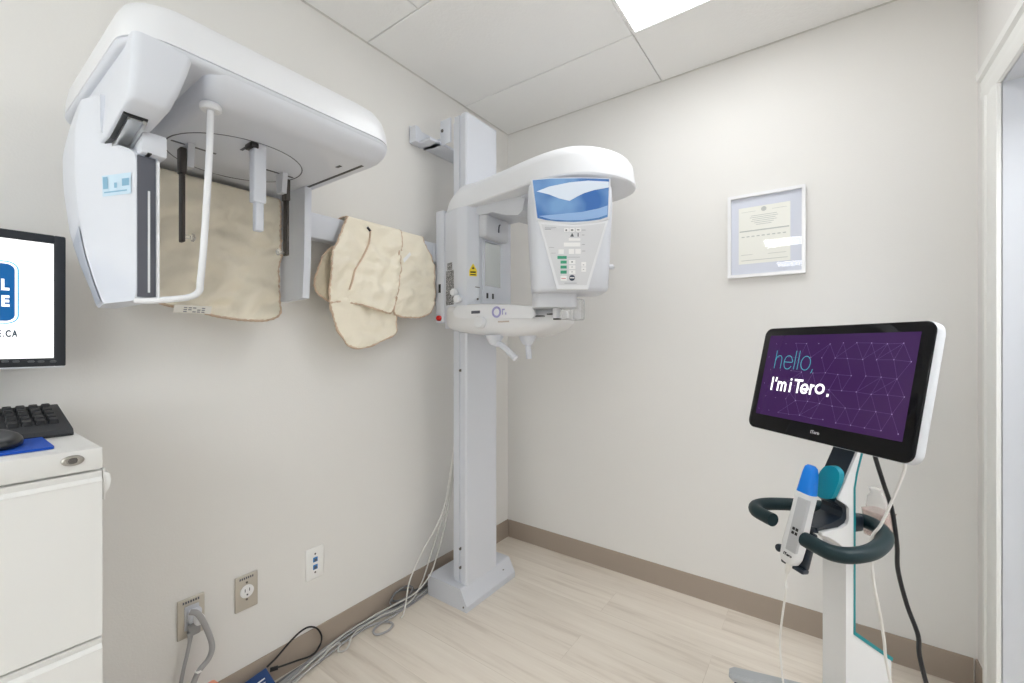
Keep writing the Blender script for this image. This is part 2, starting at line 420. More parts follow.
# front panel: mirror, warning label, screws, pulls
b = BM(); box(b, .340, .346, -.655, -.445, 1.34, 1.70, bev=.003); obj('front_panel', b, PLAS, carr, angle=30)
b = BM(); box(b, .346, .3475, -.640, -.530, 1.428, 1.625, bev=.0005, seg=1); obj('mirror', b, mat('mirror_glass', (.50, .53, .54), .03, metal=1), carr, smooth=False)
YEL = mat('warning_yellow', (.80, .62, .03), .5)
MC = frameM((.3235, -.695, 1.485), (.034, .039, 0), (.039, -.034, 0))
if MC.col[1].z < 0: MC = MC @ Matrix.Rotation(PI, 4, 'Z')
b = BM(); box(b, -.0165, .0165, -.020, .006, 0, .0008, M=MC); prism(b, [(-.0165, .0062), (.0165, .0062), (0, .036)], 2, 0, .0008, M=MC)
obj('warning_label', b, YEL, carr, smooth=False, label='yellow triangular radiation warning sticker')
b = BM(); box(b, -.012, .012, -.006, .001, .0008, .0012, M=MC); box(b, -.012, .012, -.016, -.011, .0008, .0012, M=MC); prism(b, [(-.006, .011), (.006, .011), (0, .023)], 2, .0008, .0012, M=MC)
obj('warning_print', b, BLACK, carr, smooth=False)
for y, z in ((-.625, 1.385), (-.585, 1.385)):
    b = BM(); box(b, .3455, .3485, y-.006, y+.006, z-.012, z+.012, bev=.003); obj('latch', b, BLACK, carr)
b = BM(); box(b, .3405, .3425, -.70, -.672, 1.415, 1.418); obj('mark', b, SCREW, carr, smooth=False)
b = BM(); lathe(b, [(.005, 0), (.005, .003), (.001, .004)], 10, Matrix.Translation((.340, -.685, 1.365)) @ Matrix.Rotation(PI/2, 4, 'Y'))
obj('screw', b, SCREW, carr)
# overhead arm: stacked plan outlines, flaring towards the turning head
def arm_ring(x, y0, y1, z0, z1, r):
    return [(x, y, z) for y, z in rrect(y0, y1, z0, z1, r, 5)]
plan = [(p.x, p.y) for p in crom([(.150, -.655, 0), (.156, -.684, 0), (.178, -.703, 0), (.25, -.716, 0), (.33, -.716, 0), (.50, -.748, 0), (.68, -.784, 0), (.79, -.788, 0), (.86, -.768, 0), (.925, -.715, 0), (.968, -.635, 0), (.985, -.55, 0), (.965, -.47, 0), (.90, -.415, 0), (.80, -.39, 0), (.55, -.395, 0), (.28, -.41, 0), (.165, -.425, 0), (.150, -.45, 0), (.150, -.655, 0)], 4)][:-1]
def aring(z, ins):
    n = len(plan); out = []
    for i in range(n):
        a, c = Vector(plan[i-1]), Vector(plan[(i+1) % n]); d = (c-a).normalized(); nrm = Vector((-d.y, d.x)); p = Vector(plan[i])+nrm*ins
        k = max(0, (.265-plan[i][0])/.115); zz = 1.765 + (z-1.765)*(1-.62*k*k)
        out.append((p.x, p.y, zz))
    return out
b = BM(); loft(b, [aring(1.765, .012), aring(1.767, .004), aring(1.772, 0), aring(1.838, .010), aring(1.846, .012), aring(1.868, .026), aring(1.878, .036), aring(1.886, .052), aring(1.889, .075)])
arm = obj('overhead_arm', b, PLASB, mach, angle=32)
b = BM(); lathe(b, [(.10, 0), (.11, .006), (.112, .02), (.11, .03)], 32, Matrix.Translation((.80, -.60, 1.745)))
obj('rotation_ring', b, PLASG, arm)
b = BM(); lathe(b, [(.040, 0), (.046, .004), (.046, .02)], 28, Matrix.Translation((.60, -.655, 1.753)))
obj('cap_disc', b, PLAS, arm)
# head support wedge and block below the arm
b = BM()
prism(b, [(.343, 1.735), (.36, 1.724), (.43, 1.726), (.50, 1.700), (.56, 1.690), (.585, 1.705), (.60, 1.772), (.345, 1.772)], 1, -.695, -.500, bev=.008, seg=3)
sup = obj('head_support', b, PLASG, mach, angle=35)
b = BM(); box(b, .346, .392, -.690, -.520, 1.630, 1.735, bev=.014, seg=4); obj('temple_block', b, PLASG, sup)
b = BM(); tube(b, [(.391, -.588, 1.700), (.395, -.600, 1.695), (.395, -.604, 1.680), (.394, -.604, 1.662)], .0025, 6); obj('hook', b, DKGR, sup)
# chin shelf
b = BM()
S = [(.150, -.60, -.48, 1.262, 1.318, .02), (.155, -.66, -.45, 1.250, 1.335, .025), (.170, -.700, -.43, 1.240, 1.344, .03), (.20, -.722, -.42, 1.232, 1.346, .034), (.26, -.732, -.415, 1.222, 1.346, .036), (.38, -.735, -.41, 1.208, 1.343, .04),
     (.50, -.732, -.41, 1.202, 1.336, .042), (.58, -.726, -.43, 1.206, 1.328, .042), (.64, -.715, -.46, 1.216, 1.321, .042), (.695, -.695, -.49, 1.232, 1.315, .036), (.727, -.665, -.52, 1.250, 1.308, .026), (.740, -.63, -.55, 1.265, 1.300, .015)]
loft(b, [arm_ring(*s) for s in S])
shelf = obj('chin_shelf', b, mat('shelf_plastic', (.76, .765, .785), .34, coat=.2), mach, angle=60)
b = BM()
pr = [(.245, 1.314), (.255, 1.290), (.285, 1.281), (.42, 1.277), (.56, 1.272), (.66, 1.270), (.675, 1.285), (.66, 1.315), (.56, 1.326), (.42, 1.333), (.27, 1.338)]
prism(b, pr, 1, -.7385, -.725, bev=.002); obj('shelf_band', b, PLASB, shelf, angle=30)
b = BM(); box(b, .352, .400, -.7398, -.7380, 1.298, 1.310, bev=.001); obj('slot', b, DKGR, shelf)
LOGOP = mat('logo_purple', (.36, .35, .60), .5)
b = BM(); tube(b, [(.487+.019*math.cos(a*PI/12), -.7392, 1.300+.019*math.sin(a*PI/12)) for a in range(24)], .0045, 6, smooth=False, closed=True)
box(b, .515, .520, -.7395, -.738, 1.288, 1.312); box(b, .520, .528, -.7395, -.738, 1.306, 1.312); box(b, .531, .536, -.7395, -.738, 1.288, 1.297)
obj('logo', b, LOGOP, shelf, label='small purple ring-shaped logo')
b = BM(); box(b, .49, .545, -.7335, -.7315, 1.258, 1.264, bev=.0006, seg=1); obj('nameplate', b, mat('faint_plate', (.55, .47, .42), .5), shelf)
b = BM(); lathe(b, [(.024, 0), (.026, .004), (.026, .020), (.022, .026), (.004, .028)], 24, Matrix.Translation((.405, -.731, 1.262)) @ Matrix.Rotation(PI/2, 4, 'X')); obj('knob', b, PLASB, shelf)
b = BM(); prism(b, [(.652, 1.276), (.697, 1.276), (.697, 1.280), (.660, 1.281), (.660, 1.287), (.652, 1.287)], 1, -.7300, -.7085); obj('slot', b, BLACK, shelf, smooth=False)
for y, x, tip in ((-.70, .447, (.556, -.702, 1.112)), (-.60, .545, (.553, -.60, 1.108))):
    b = BM(); a = Vector((x, y, 1.208)); d = (Vector(tip)-Vector((x+.012, y, 1.175)))
    loft(b, [[a+Vector((r*math.cos(k*PI/10), r*math.sin(k*PI/10), z)) for k in range(20)] for r, z in ((.040, 0), (.034, -.014), (.022, -.036), (.016, -.042))])
    tube(b, [a+Vector((.006, 0, -.036)), Vector((x+(tip[0]-x)*.35, y, 1.165)), Vector(tip)], .0125, 14)
    obj('handle', b, PLAS, shelf)
CLEAR = mat('clear_acrylic', (.93, .94, .95), .08, trans=.9, alpha=.55)
b = BM(); box(b, .705, .765, -.70, -.62, 1.305, 1.365, bev=.006); obj('chin_rest', b, CLEAR, shelf)
b = BM(); box(b, .755, .815, -.70, -.60, 1.262, 1.345, bev=.01, seg=3); obj('chin_cup', b, CLEAR, shelf)
b = BM(); box(b, .738, .756, -.722, -.697, 1.268, 1.316, bev=.003); obj('bite_post', b, PLASB, shelf)
b = BM(); box(b, .706, .730, -.710, -.685, 1.283, 1.287); obj('slot', b, BLACK, shelf)
b = BM(); box(b, .740, .762, -.719, -.697, 1.262, 1.2675); obj('slot', b, BLACK, shelf)
# control head, turned towards the room
hn = Vector((math.sin(YAW-.02), -math.cos(YAW-.02), 0)); hx = Vector((-hn.y, hn.x, 0))
hc = at(571, 300, t=1.50); HMx = Matrix((hx, -hn, Vector((0, 0, 1)))).transposed().to_4x4(); HMx.translation = Vector((hc.x, hc.y, 1.325))
head = bpy.data.objects.new('control_head', bpy.data.meshes.new('control_head'))
def hr(w0, w1, z, y0, y1, r, q=True):
    if q: z = .026+z*.96
    return [(x, y, z) for x, y in rrect(w0, w1, y0, y1, r, 6)]
b = BM()
loft(b, [hr(-.118, .118, .004, .018, .175, .02), hr(-.130, .130, 0.008, .006, .185, .026), hr(-.134, .134, .02, .000, .190, .03), hr(-.139, .139, .12, -.004, .205, .034), hr(-.145, .145, .24, -.006, .215, .036), hr(-.149, .149, .33, -.004, .22, .036),
         hr(-.148, .148, .385, .004, .22, .036), hr(-.144, .144, .405, .014, .215, .036), hr(-.136, .136, .412, .024, .205, .036)])
b.transform(HMx)
head = obj('control_head', b, PLAS, mach, angle=60)
b = BM(); loft(b, [hr(-.13, .03, z, .05, .20, .03, False) for z in (-.020, .04)]); b.transform(HMx)
obj('tube_shroud', b, PLASG, head, angle=50)
def hbox(b, x0, x1, z0, z1, y0, y1, bev=0): return box(b, x0, x1, y0, y1, z0, z1, bev=bev, M=HMx)
# blue upper display with curved lower edge and pale swoosh
def hface(pts, y0, y1, material, name, bev=0, **k):
    b = BM(); prism(b, [(x, z) for x, z in pts], 1, y0, y1, bev=bev, M=HMx); return obj(name, b, material, head, **k)
def px2h(u, v):  # picture of the head face measured in a 537x683 crop
    return ((u/4.88+520-571)*1.492/F_PX*1.0, (300-(v/4.88+160))*1.492/F_PX)
BL = bpy.data.materials.new('display_blue_print'); BL.use_nodes = True
nt = BL.node_tree; bs = nt.nodes['Principled BSDF']; tcn = nt.nodes.new('ShaderNodeTexCoord'); nz = nt.nodes.new('ShaderNodeTexNoise'); nz.inputs['Scale'].default_value = 9
crn = nt.nodes.new('ShaderNodeValToRGB'); crn.color_ramp.elements[0].position = .35; crn.color_ramp.elements[0].color = (.05, .16, .46, 1); crn.color_ramp.elements[1].position = .65; crn.color_ramp.elements[1].color = (.20, .38, .68, 1)
nt.links.new(tcn.outputs['Object'], nz.inputs['Vector']); nt.links.new(nz.outputs['Fac'], crn.inputs['Fac']); nt.links.new(crn.outputs['Color'], bs.inputs['Base Color']); bs.inputs['Roughness'].default_value = .25
out = [px2h(*p) for p in ((84, 284), (60, 100), (150, 93), (300, 92), (432, 98), (425, 280), (390, 292), (330, 300), (260, 304), (180, 301), (120, 293))]
rim = [px2h(*p) for p in ((78, 294), (52, 98), (150, 88), (300, 87), (440, 93), (434, 288), (392, 302), (330, 310), (260, 314), (180, 311), (118, 303))]
hface(rim, -.010, .01, PLASB, 'display_rim', angle=30)
hface(out, -.0118, 0., BL, 'display_panel', angle=30)
hface([px2h(*p) for p in ((80, 155), (140, 132), (240, 112), (330, 104), (430, 110), (430, 138), (360, 150), (310, 165), (275, 182), (240, 202), (190, 190), (140, 170))], -.0126, -.0117, mat('display_pale', (.72, .80, .92), .3), 'display_swoosh', smooth=False)
hface([px2h(*p) for p in ((90, 275), (200, 265), (300, 256), (380, 240), (425, 225), (422, 270), (380, 285), (300, 296), (230, 297), (150, 292))], -.0124, -.0117, mat('display_mid', (.30, .47, .76), .3), 'display_band', smooth=False)
rim = [px2h(*p) for p in ((88, 300), (120, 306), (260, 318), (395, 304), (428, 296), (330, 632), (180, 632))]
hface(rim, -.0105, .01, PLASB, 'keypad_rim', bev=.002, angle=30)
kp = [px2h(*p) for p in ((102, 314), (180, 322), (260, 326), (340, 320), (414, 310), (322, 612), (188, 612))]
hface(kp, -.0112, 0, mat('keypad_grey', (.66, .67, .70), .35), 'keypad', smooth=False)
GREEN = mat('key_green', (.05, .33, .20), .4); KEYW = mat('key_white', (.85, .85, .86), .4); KEYD = mat('key_print_dark', (.10, .11, .13), .5)
def keyrect(u0, v0, u1, v1, m, name, y=-.0125):
    (x0, z1), (x1, z0) = px2h(u0, v0), px2h(u1, v1)
    b = BM(); hbox(b, x0, x1, z0, z1, y, -.011); return obj(name, b, m, head, smooth=False)
for r_ in ((181, 470, 226, 484), (196, 493, 226, 507), (196, 517, 226, 531), (196, 541, 226, 556)): keyrect(*r_, GREEN, 'key').__setitem__('label', 'green key')
for r_ in ((196, 568, 226, 590), (238, 490, 268, 510), (238, 516, 268, 534), (238, 540, 268, 558), (297, 500, 320, 522), (297, 526, 320, 547),
           (214, 335, 236, 352), (240, 335, 264, 352), (272, 335, 294, 352), (236, 384, 292, 396), (212, 405, 292, 424), (186, 438, 212, 460), (236, 436, 262, 460), (268, 436, 294, 460)):
    keyrect(*r_, KEYW, 'key')
for r_ in ((120, 329, 175, 332), (120, 338, 150, 341), (300, 343, 318, 346), (300, 367, 312, 370), (300, 413, 314, 416), (300, 445, 316, 448), (140, 427, 165, 429), (150, 455, 172, 457), (228, 475, 290, 477), (215, 601, 275, 604), (304, 512, 311, 516), (304, 534, 311, 538), (248, 497, 256, 502), (248, 522, 256, 526), (248, 546, 256, 550), (220, 341, 228, 349), (246, 341, 258, 348), (276, 341, 288, 346)):
    keyrect(*r_, KEYD if r_[3]-r_[1] > 4 else mat('key_print_grey', (.40, .41, .44), .5), 'key_print', -.0128)
keyrect(200, 578, 222, 581, mat('key_print_red', (.6, .12, .12), .5), 'key_print', -.0128)
hface([px2h(*p) for p in ((243, 376), (262, 376), (252, 358))], -.0126, -.011, KEYD, 'key_print', smooth=False)
keyrect(279, 359, 284, 376, KEYD, 'key_print')
b = BM(); (cx, cz) = px2h(252, 577); lathe(b, [(.0100, 0), (.0100, .0018), (.009, .0022)], 20, HMx @ Matrix.Translation((cx, -.011, cz)) @ Matrix.Rotation(PI/2, 4, 'X')); obj('start_key', b, mat('key_navy', (.03, .05, .09), .4), head)
keyrect(241, 574, 263, 579, KEYW, 'key_print', -.0138)
b = BM(); lathe(b, [(.007, 0), (.009, .004), (.009, .016), (.004, .02)], 14, HMx @ Matrix.Translation((.142, .06, .125)) @ Matrix.Rotation(PI/2, 4, 'Y')); obj('side_knob', b, PLASB, head)

# cephalostat arm
b = BM(); box(b, .035, .085, -1.86, -.61, 1.550, 1.642, bev=.006, seg=3); box(b, .04, .09, -.70, -.60, 1.555, 1.637, bev=.004); box(b, .07, .139, -.64, -.60, 1.555, 1.637, bev=.004)
obj('side_arm', b, COLM, mach)
# cephalostat head: slab
def srg(z, f, bk, l, rr, r): return [(x, y, z) for x, y in rrect(.045+bk, .605-f, -1.910+l, -1.335-rr, r, 8)]
b = BM()
loft(b, [srg(1.7035, .012, .003, .012, .008, .06), srg(1.7045, .006, .001, .006, .004, .066), srg(1.709, .001, 0, .001, .001, .07), srg(1.7145, 0, 0, 0, 0, .07), srg(1.7155, .003, .003, .003, .003, .07), srg(1.7175, .003, .003, .003, .003, .07)])
def brg(z, f, l, rr, r): return [(x, y, z) for x, y in rrect(.045, .605-f, -1.786+l, -1.335-rr, (r, .03, .03, .035), 8)]
loft(b, [brg(1.668, .062, .028, .040, .045), brg(1.669, .050, .022, .034, .05), brg(1.673, .036, .015, .026, .055), brg(1.682, .020, .007, .014, .062), brg(1.694, .008, .002, .006, .066), brg(1.706, .002, 0, .001, .07), brg(1.712, .002, 0, .001, .07)])
ceph = obj('cephalostat', b, PLAS, mach, angle=50)
b = BM()
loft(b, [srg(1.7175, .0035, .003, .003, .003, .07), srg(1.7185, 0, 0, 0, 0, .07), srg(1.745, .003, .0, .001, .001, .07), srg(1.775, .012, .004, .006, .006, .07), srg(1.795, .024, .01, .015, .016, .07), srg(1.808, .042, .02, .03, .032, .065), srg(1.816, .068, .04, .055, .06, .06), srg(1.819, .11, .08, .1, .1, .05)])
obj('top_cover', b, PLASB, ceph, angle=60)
b = BM(); box(b, .047, .075, -1.86, -1.79, 1.640, 1.672); obj('arm_mount', b, COLM, ceph)
# round disc seam, slots in the underside
RC = Vector((.283, -1.608)); RR = .155
def uflat(b, x0, x1, y0, y1): return box(b, x0, x1, y0, y1, 1.6674, 1.6683)
b = BM()
circ = [(RC.x+RR*math.cos(k*PI/32), RC.y+RR*math.sin(k*PI/32), 1.6680) for k in range(64)]
tube(b, circ, .0014, 5, smooth=False, closed=True); obj('disc_seam', b, DKGR, ceph)
b = BM(); lathe(b, [(.151, -.0006), (.1535, .0006)], 64, Matrix.Translation((RC.x, RC.y, 1.6678))); obj('rotating_disc', b, PLAS, ceph)
b = BM(); box(b, .279, .287, -1.755, -1.66, 1.6665, 1.6678); obj('slot', b, DKGR, ceph, smooth=False)
for q in ((.279, .287, -1.555, -1.46, 1.6665, 1.6678), (.36, .43, -1.635, -1.628, 1.6665, 1.6676)): obj('slot', box(BM(), *q), DKGR, ceph, smooth=False)
for q in ((.13, .525, -1.395, -1.387, 1.6672, 1.6690), (.455, .475, -1.430, -1.422, 1.6672, 1.6690)): obj('slot', box(BM(), *q), BLACK, ceph, smooth=False)
# ear rods
for y, s in ((-1.733, 1), (-1.480, -1)):
    b = BM(); box(b, .272, .294, y-.004, y+.004, 1.425 if s > 0 else 1.432, 1.655, bev=.002)
    box(b, .270, .296, y-.007, y+.007, 1.592, 1.655, bev=.003)
    rod = obj('ear_rod', b, EARR, ceph, angle=30, label='dark grey ear rod')
    b = BM(); prism(b, [(.260, 1.668), (.306, 1.668), (.298, 1.61), (.27, 1.61)], 1, y+s*.006, y+s*.020, bev=.003); obj('rod_holder', b, PLASG, ceph, angle=30)
    b = BM(); lathe(b, [(.005, 0), (.005, .014), (.010, .018), (.010, .021), (.002, .026)], 14, Matrix.Translation((.283, y+s*.003, 1.440)) @ Matrix.Rotation(-s*PI/2, 4, 'X')); obj('ear_plug', b, CLEAR, ceph)
# nasal support
b = BM(); box(b, .404, .432, -1.632, -1.602, 1.525, 1.668, bev=.004, seg=3); box(b, .408, .428, -1.626, -1.606, 1.455, 1.53, bev=.004, seg=3)
obj('nasal_support', b, PLAS, ceph, angle=40)
b = BM(); box(b, .40, .436, -1.640, -1.622, 1.655, 1.6676, bev=.002); obj('nasal_clamp', b, BLACK, ceph)
# collimator plate
b = BM(); prism(b, [(.088, 1.668), (.243, 1.668), (.240, 1.45), (.229, 1.318), (.090, 1.312)], 1, -1.402, -1.380, bev=.004, seg=2); obj('collimator_plate', b, COLM, ceph, angle=35)
# guard bar
b = BM()
tube(b, [(.535, -1.760, 1.668), (.535, -1.762, 1.58), (.535, -1.767, 1.47), (.534, -1.773, 1.36), (.532, -1.777, 1.305), (.526, -1.778, 1.283), (.522, -1.795, 1.270), (.512, -1.835, 1.262), (.503, -1.858, 1.259), (.497, -1.872, 1.260)], .0064, 12)
lathe(b, [(.017, 0), (.0195, .003), (.0195, .010), (.017, .014)], 24, Matrix.Translation((.535, -1.760, 1.656)))
obj('guard_bar', b, PLASB, ceph, angle=50)
# sensor carriage block hanging at the end of the slab
b = BM()
def cr_(z, x0, x1, y0, y1, r): return [(x, y, z) for x, y in rrect(x0, x1, y0, y1, r, 5)]
loft(b, [cr_(1.566, .24, .470, -1.905, -1.866, .010), cr_(1.570, .24, .492, -1.907, -1.860, .012), cr_(1.590, .23, .575, -1.906, -1.850, .014), cr_(1.597, .22, .594, -1.905, -1.847, .014), cr_(1.604, .21, .601, -1.904, -1.843, .014), cr_(1.64, .2, .604, -1.902, -1.830, .014), cr_(1.68, .2, .6045, -1.900, -1.818, .014), cr_(1.705, .2, .6048, -1.899, -1.812, .014), cr_(1.716, .2, .604, -1.899, -1.810, .014)])
obj('sensor_carriage', b, PLAS, ceph, angle=40)
def tilt(x): return 1.570 + max(0, x-.47)*.215   # underside of the block
b = BM(); prism(b, [(.38, 1.5635), (.47, 1.5640), (.56, 1.583), (.56, 1.590), (.38, 1.590)], 1, -1.902, -1.868); obj('slot', b, BLACK, ceph, smooth=False)
b = BM(); prism(b, [(.40, 1.5615), (.47, 1.5620), (.555, 1.580), (.555, 1.586), (.40, 1.586)], 1, -1.893, -1.872, bev=.001); prism(b, [(.40, 1.556), (.47, 1.5565), (.557, 1.576), (.557, 1.584), (.40, 1.584)], 1, -1.874, -1.869, bev=.001); prism(b, [(.40, 1.557), (.47, 1.5575), (.555, 1.577), (.555, 1.584), (.40, 1.584)], 1, -1.895, -1.891, bev=.001)
obj('rail', b, METAL, ceph, angle=30)
# sensor panel: creased rear face, narrow front edge with slot
lev = [(1.258, -1.865, -1.887), (1.30, -1.876, -1.900), (1.36, -1.894, -1.914), (1.43, -1.910, -1.925), (1.52, -1.919, -1.931), (1.60, -1.922, -1.931), (1.67, -1.914, -1.922)]
def dy(z, x):
    for (za, ba, ca), (zb, bb_, cb) in zip(lev, lev[1:]):
        if za <= z <= zb:
            t = (z-za)/(zb-za); yb = ba+(bb_-ba)*t; yc = ca+(cb-ca)*t
            if x < .345: return yb + (yc-yb)*(x-.18)/(.345-.18)
            y = yc + (-1.872-yc)*max(0, (x-.36))/.145
            return min(y, -1.9085) if z > 1.575 else y
    return -1.9
def inside(p, poly):
    c = False; n = len(poly)
    for i in range(n):
        a, b2 = poly[i], poly[(i+1) % n]
        if (a[1] > p[1]) != (b2[1] > p[1]) and p[0] < (b2[0]-a[0])*(p[1]-a[1])/(b2[1]-a[1])+a[0]: c = not c
    return c
def dense(poly, step=.008, closed=True, it=3):
    P = [Vector((p[0], p[1], 0)) for p in poly]; out = []
    for i in range(len(P) if closed else len(P)-1):
        a, b2 = P[i], P[(i+1) % len(P)]; k = max(1, int((b2-a).length/step))
        out += [a.lerp(b2, j/k) for j in range(k)]
    for _ in range(it):
        out = [(out[i-1]+out[i]*2+out[(i+1) % len(out)])/4 for i in range(len(out))]
    return [(p.x, p.y) for p in out]
o_ = dense([(.505, 1.259), (.505, 1.543), (.475, 1.553), (.450, 1.564), (.436, 1.578), (.432, 1.60), (.432, 1.664), (.36, 1.664), (.29, 1.662), (.225, 1.650), (.180, 1.628), (.152, 1.59), (.143, 1.54), (.146, 1.42), (.158, 1.31), (.170, 1.259)], .012, it=2)
n_ = len(o_); pts_ = [Vector(p) for p in o_]
for i in range(0, 30):
    for j in range(1, 36):
        p = (.153+i*.012, 1.259+j*.012)
        if inside(p, o_) and min((p[0]-q[0])**2+(p[1]-q[1])**2 for q in o_) > 4e-5: pts_.append(Vector(p))
vs_, es_, fs_, *_r = delaunay_2d_cdt(pts_, [(i, (i+1) % n_) for i in range(n_)], [], 1, 1e-5)
b = BM()
V1 = [b.verts.new((p.x, dy(p.y, p.x), p.y)) for p in vs_]; V2 = [b.verts.new((p.x, -1.838, p.y)) for p in vs_]
for f in fs_: b.faces.new([V1[i] for i in f]); b.faces.new([V2[i] for i in f][::-1])
for i in range(n_): j = (i+1) % n_; b.faces.new((V1[i], V1[j], V2[j], V2[i]))
pan = obj('sensor_panel', b, PLAS, ceph, angle=35)
b = BM(); box(b, .503, .5065, -1.8705, -1.843, 1.266, 1.535); obj('slot', b, DKGR, ceph, smooth=False)
b = BM(); box(b, .505, .509, -1.855, -1.852, 1.275, 1.47); box(b, .499, .515, -1.842, -1.8385, 1.258, 1.53, bev=.001); obj('slot_rim', b, PLASB, ceph, smooth=False)
b = BM(); box(b, .44, .520, -1.868, -1.828, 1.538, 1.580, bev=.004); obj('cap_block', b, PLAS, ceph, angle=40)
b = BM(); box(b, .470, .521, -1.8585, -1.8525, 1.5370, 1.5395); obj('slot', b, BLACK, ceph, smooth=False)
# grey corner cover and sticker
b = BM()
gv = [[(x, dy(z, x)-.0016, z) for x, z in row] for row in ([(.174, 1.264), (.33, 1.264)], [(.167, 1.30), (.335, 1.30)], [(.160, 1.36), (.34, 1.36)], [(.156, 1.405), (.342, 1.415)])]
V = [[b.verts.new(p) for p in r] for r in gv]
for r0, r1 in zip(V, V[1:]): b.faces.new((r0[0], r0[1], r1[1], r1[0]))
obj('corner_cover', b, mat('corner_blue_grey', (.46, .51, .60), .3), ceph, smooth=False)
def pquad(b, x0, x1, z0, z1, off):
    b.faces.new([b.verts.new((x, dy(z, x)-off, z)) for x, z in ((x0, z0), (x1, z0), (x1, z1), (x0, z1))])
b = BM(); pquad(b, .425, .495, 1.462, 1.502, .0012); obj('sticker', b, mat('sticker_white', (.55, .70, .82), .4), ceph, smooth=False, label='small white and blue instruction sticker')
b = BM(); pquad(b, .428, .440, 1.476, 1.499, .0018); pquad(b, .474, .491, 1.478, 1.492, .0018); pquad(b, .455, .462, 1.476, 1.486, .0018); pquad(b, .430, .486, 1.468, 1.4705, .0018); obj('sticker_print', b, mat('sticker_blue', (.22, .42, .58), .4), ceph, smooth=False)

# ------------------------------------------------------------------ lead aprons
ARM_XC, ARM_ZT = .06, 1.642
def drape(y, s, R, amp, seed, dx=0., edge=1.):
    """s: length measured from the crest of the bar; positive hangs in front, negative behind"""
    q = PI*R/2; zc = ARM_ZT+.003; rv = R*.28
    if s > q: x, z, nx, nz = ARM_XC+R, zc-(s-q), 1, 0
    elif s < -q: x, z, nx, nz = ARM_XC-R, zc-(-s-q), -1, 0
    else:
        a = s/R; x, z, nx, nz = ARM_XC+R*math.sin(a), zc+rv*math.cos(a), math.sin(a), 0
    w = 0
    if s > q*.8:
        k = min(1, (s-q*.8)/.10)
        big = noise.noise((y*7+seed, s*4.5, seed)) + .45
        f1 = noise.noise((y*17+s*9+seed, s*8-y*3, seed+5)); f2 = noise.noise((y*12-s*16, s*22+y*10+seed, seed+9)); f3 = noise.noise((y*45+seed, s*38+y*12, seed+2))
        w = amp*k*(big + .70*f1 + .80*f2 + .16*f3) + dx*k
        w += k*(1-edge)*.0022*(math.sin((y+s)*250+seed) + .6*noise.noise((y*70, s*70, seed)))
        w = max(w, -.006*k)
    return Vector((x+nx*w, y, z+nz*w))
def panel(name, poly, R, parent, amp=.012, seed=1., dx=0., th=.007, bind=True, material=None, label=None):
    o = dense(poly); n = len(o)
    ymin = min(p[0] for p in o); ymax = max(p[0] for p in o); smin = min(p[1] for p in o); smax = max(p[1] for p in o)
    pts = [Vector(p) for p in o]; st = .009; y = ymin+st/2
    while y < ymax:
        s = smin+st/2
        while s < smax:
            if inside((y, s), o) and min((y-p[0])**2+(s-p[1])**2 for p in o) > (st*.55)**2: pts.append(Vector((y, s)))
            s += st
        y += st
    vs, es, fs, *_ = delaunay_2d_cdt(pts, [(i, (i+1) % n) for i in range(n)], [], 1, 1e-5)
    b = bmesh.new()
    V = [b.verts.new(drape(p.x, p.y, R, amp, seed, dx, min(1, min(math.hypot(p.x-q[0], p.y-q[1]) for q in o)/.028))) for p in vs]
    for f in fs:
        try: b.faces.new([V[i] for i in f])
        except ValueError: pass
    bmesh.ops.recalc_face_normals(b, faces=b.faces)
    ob = obj(name, b, material or CREAM, parent, angle=180, label=label)
    md = ob.modifiers.new('thick', 'SOLIDIFY'); md.thickness = th; md.offset = 0
    md = ob.modifiers.new('sub', 'SUBSURF'); md.levels = 1; md.render_levels = 1
    if bind:
        bb = BM(); path = [drape(p[0], p[1], R, amp, seed, dx, 0.) for p in o]
        tube(bb, path, lambda t: .0040 + .0011*math.sin(t*700), 6, smooth=False, closed=True)
        obj('edge_binding', bb, TAN, ob, angle=180)
    return ob
def front_s(u, v, R, x):
    p = at(u, v, x=x); q = PI*R/2; return (p.y, ARM_ZT+.003-p.z+q)
# large plain apron behind the cephalostat
ap1 = thing('lead_apron', 'large cream lead apron hanging flat behind the x-ray machine head', 'lead apron', (.07, -1.56, 1.64), group='lead aprons over the machine arm')
R = .040; X = ARM_XC+R+.006
bot = [front_s(u, v, R, X) for u, v in ((289.5, 250), (288, 292), (284, 308), (276, 317), (263, 321), (240, 320), (215, 316), (190, 310), (172, 306), (160, 303.5), (154, 301.5))]
bot = [(min(a_, -1.412), b_) for a_, b_ in bot]
poly = [(-1.412, -.16), (-1.412, -.02), (-1.412, .05)] + bot + [(bot[-1][0]-.004, .33), (-1.765, .05), (-1.765, -.16)]
panel('front_panel', poly, R, ap1, amp=.020, seed=4.2)
pz = at(192, 308, x=X+.012)
TAGP = mat('tag_printed', (.80, .78, .72), .6)
b = BM()
c = [at(u, v, x=X+.030) for u, v in ((174.5, 304.5), (212, 306.5), (210.5, 314), (173, 312.5))]
f = b.faces.new([b.verts.new(p) for p in c]); r_ = bmesh.ops.extrude_face_region(b, geom=[f]); bmesh.ops.translate(b, vec=(-.003, 0, 0), verts=[g for g in r_['geom'] if isinstance(g, bmesh.types.BMVert)])
tg = obj('care_tag', b, TAGP, ap1, smooth=False, label='white fabric tag with small grey print')
b = BM()
for k in range(5):
    for j in range(3):
        if (k+j) % 4 == 3: continue
        fu = .25+k*.12; fv = .25+j*.25
        P = lambda a, e: c[0].lerp(c[1], a).lerp(c[3].lerp(c[2], a), e) + Vector((.0008, 0, 0))
        b.faces.new([b.verts.new(P(fu, fv)), b.verts.new(P(fu+.09, fv)), b.verts.new(P(fu+.09, fv+.13)), b.verts.new(P(fu, fv+.13))])
obj('tag_print', b, mat('tag_ink', (.25, .25, .27), .6), tg, smooth=False)
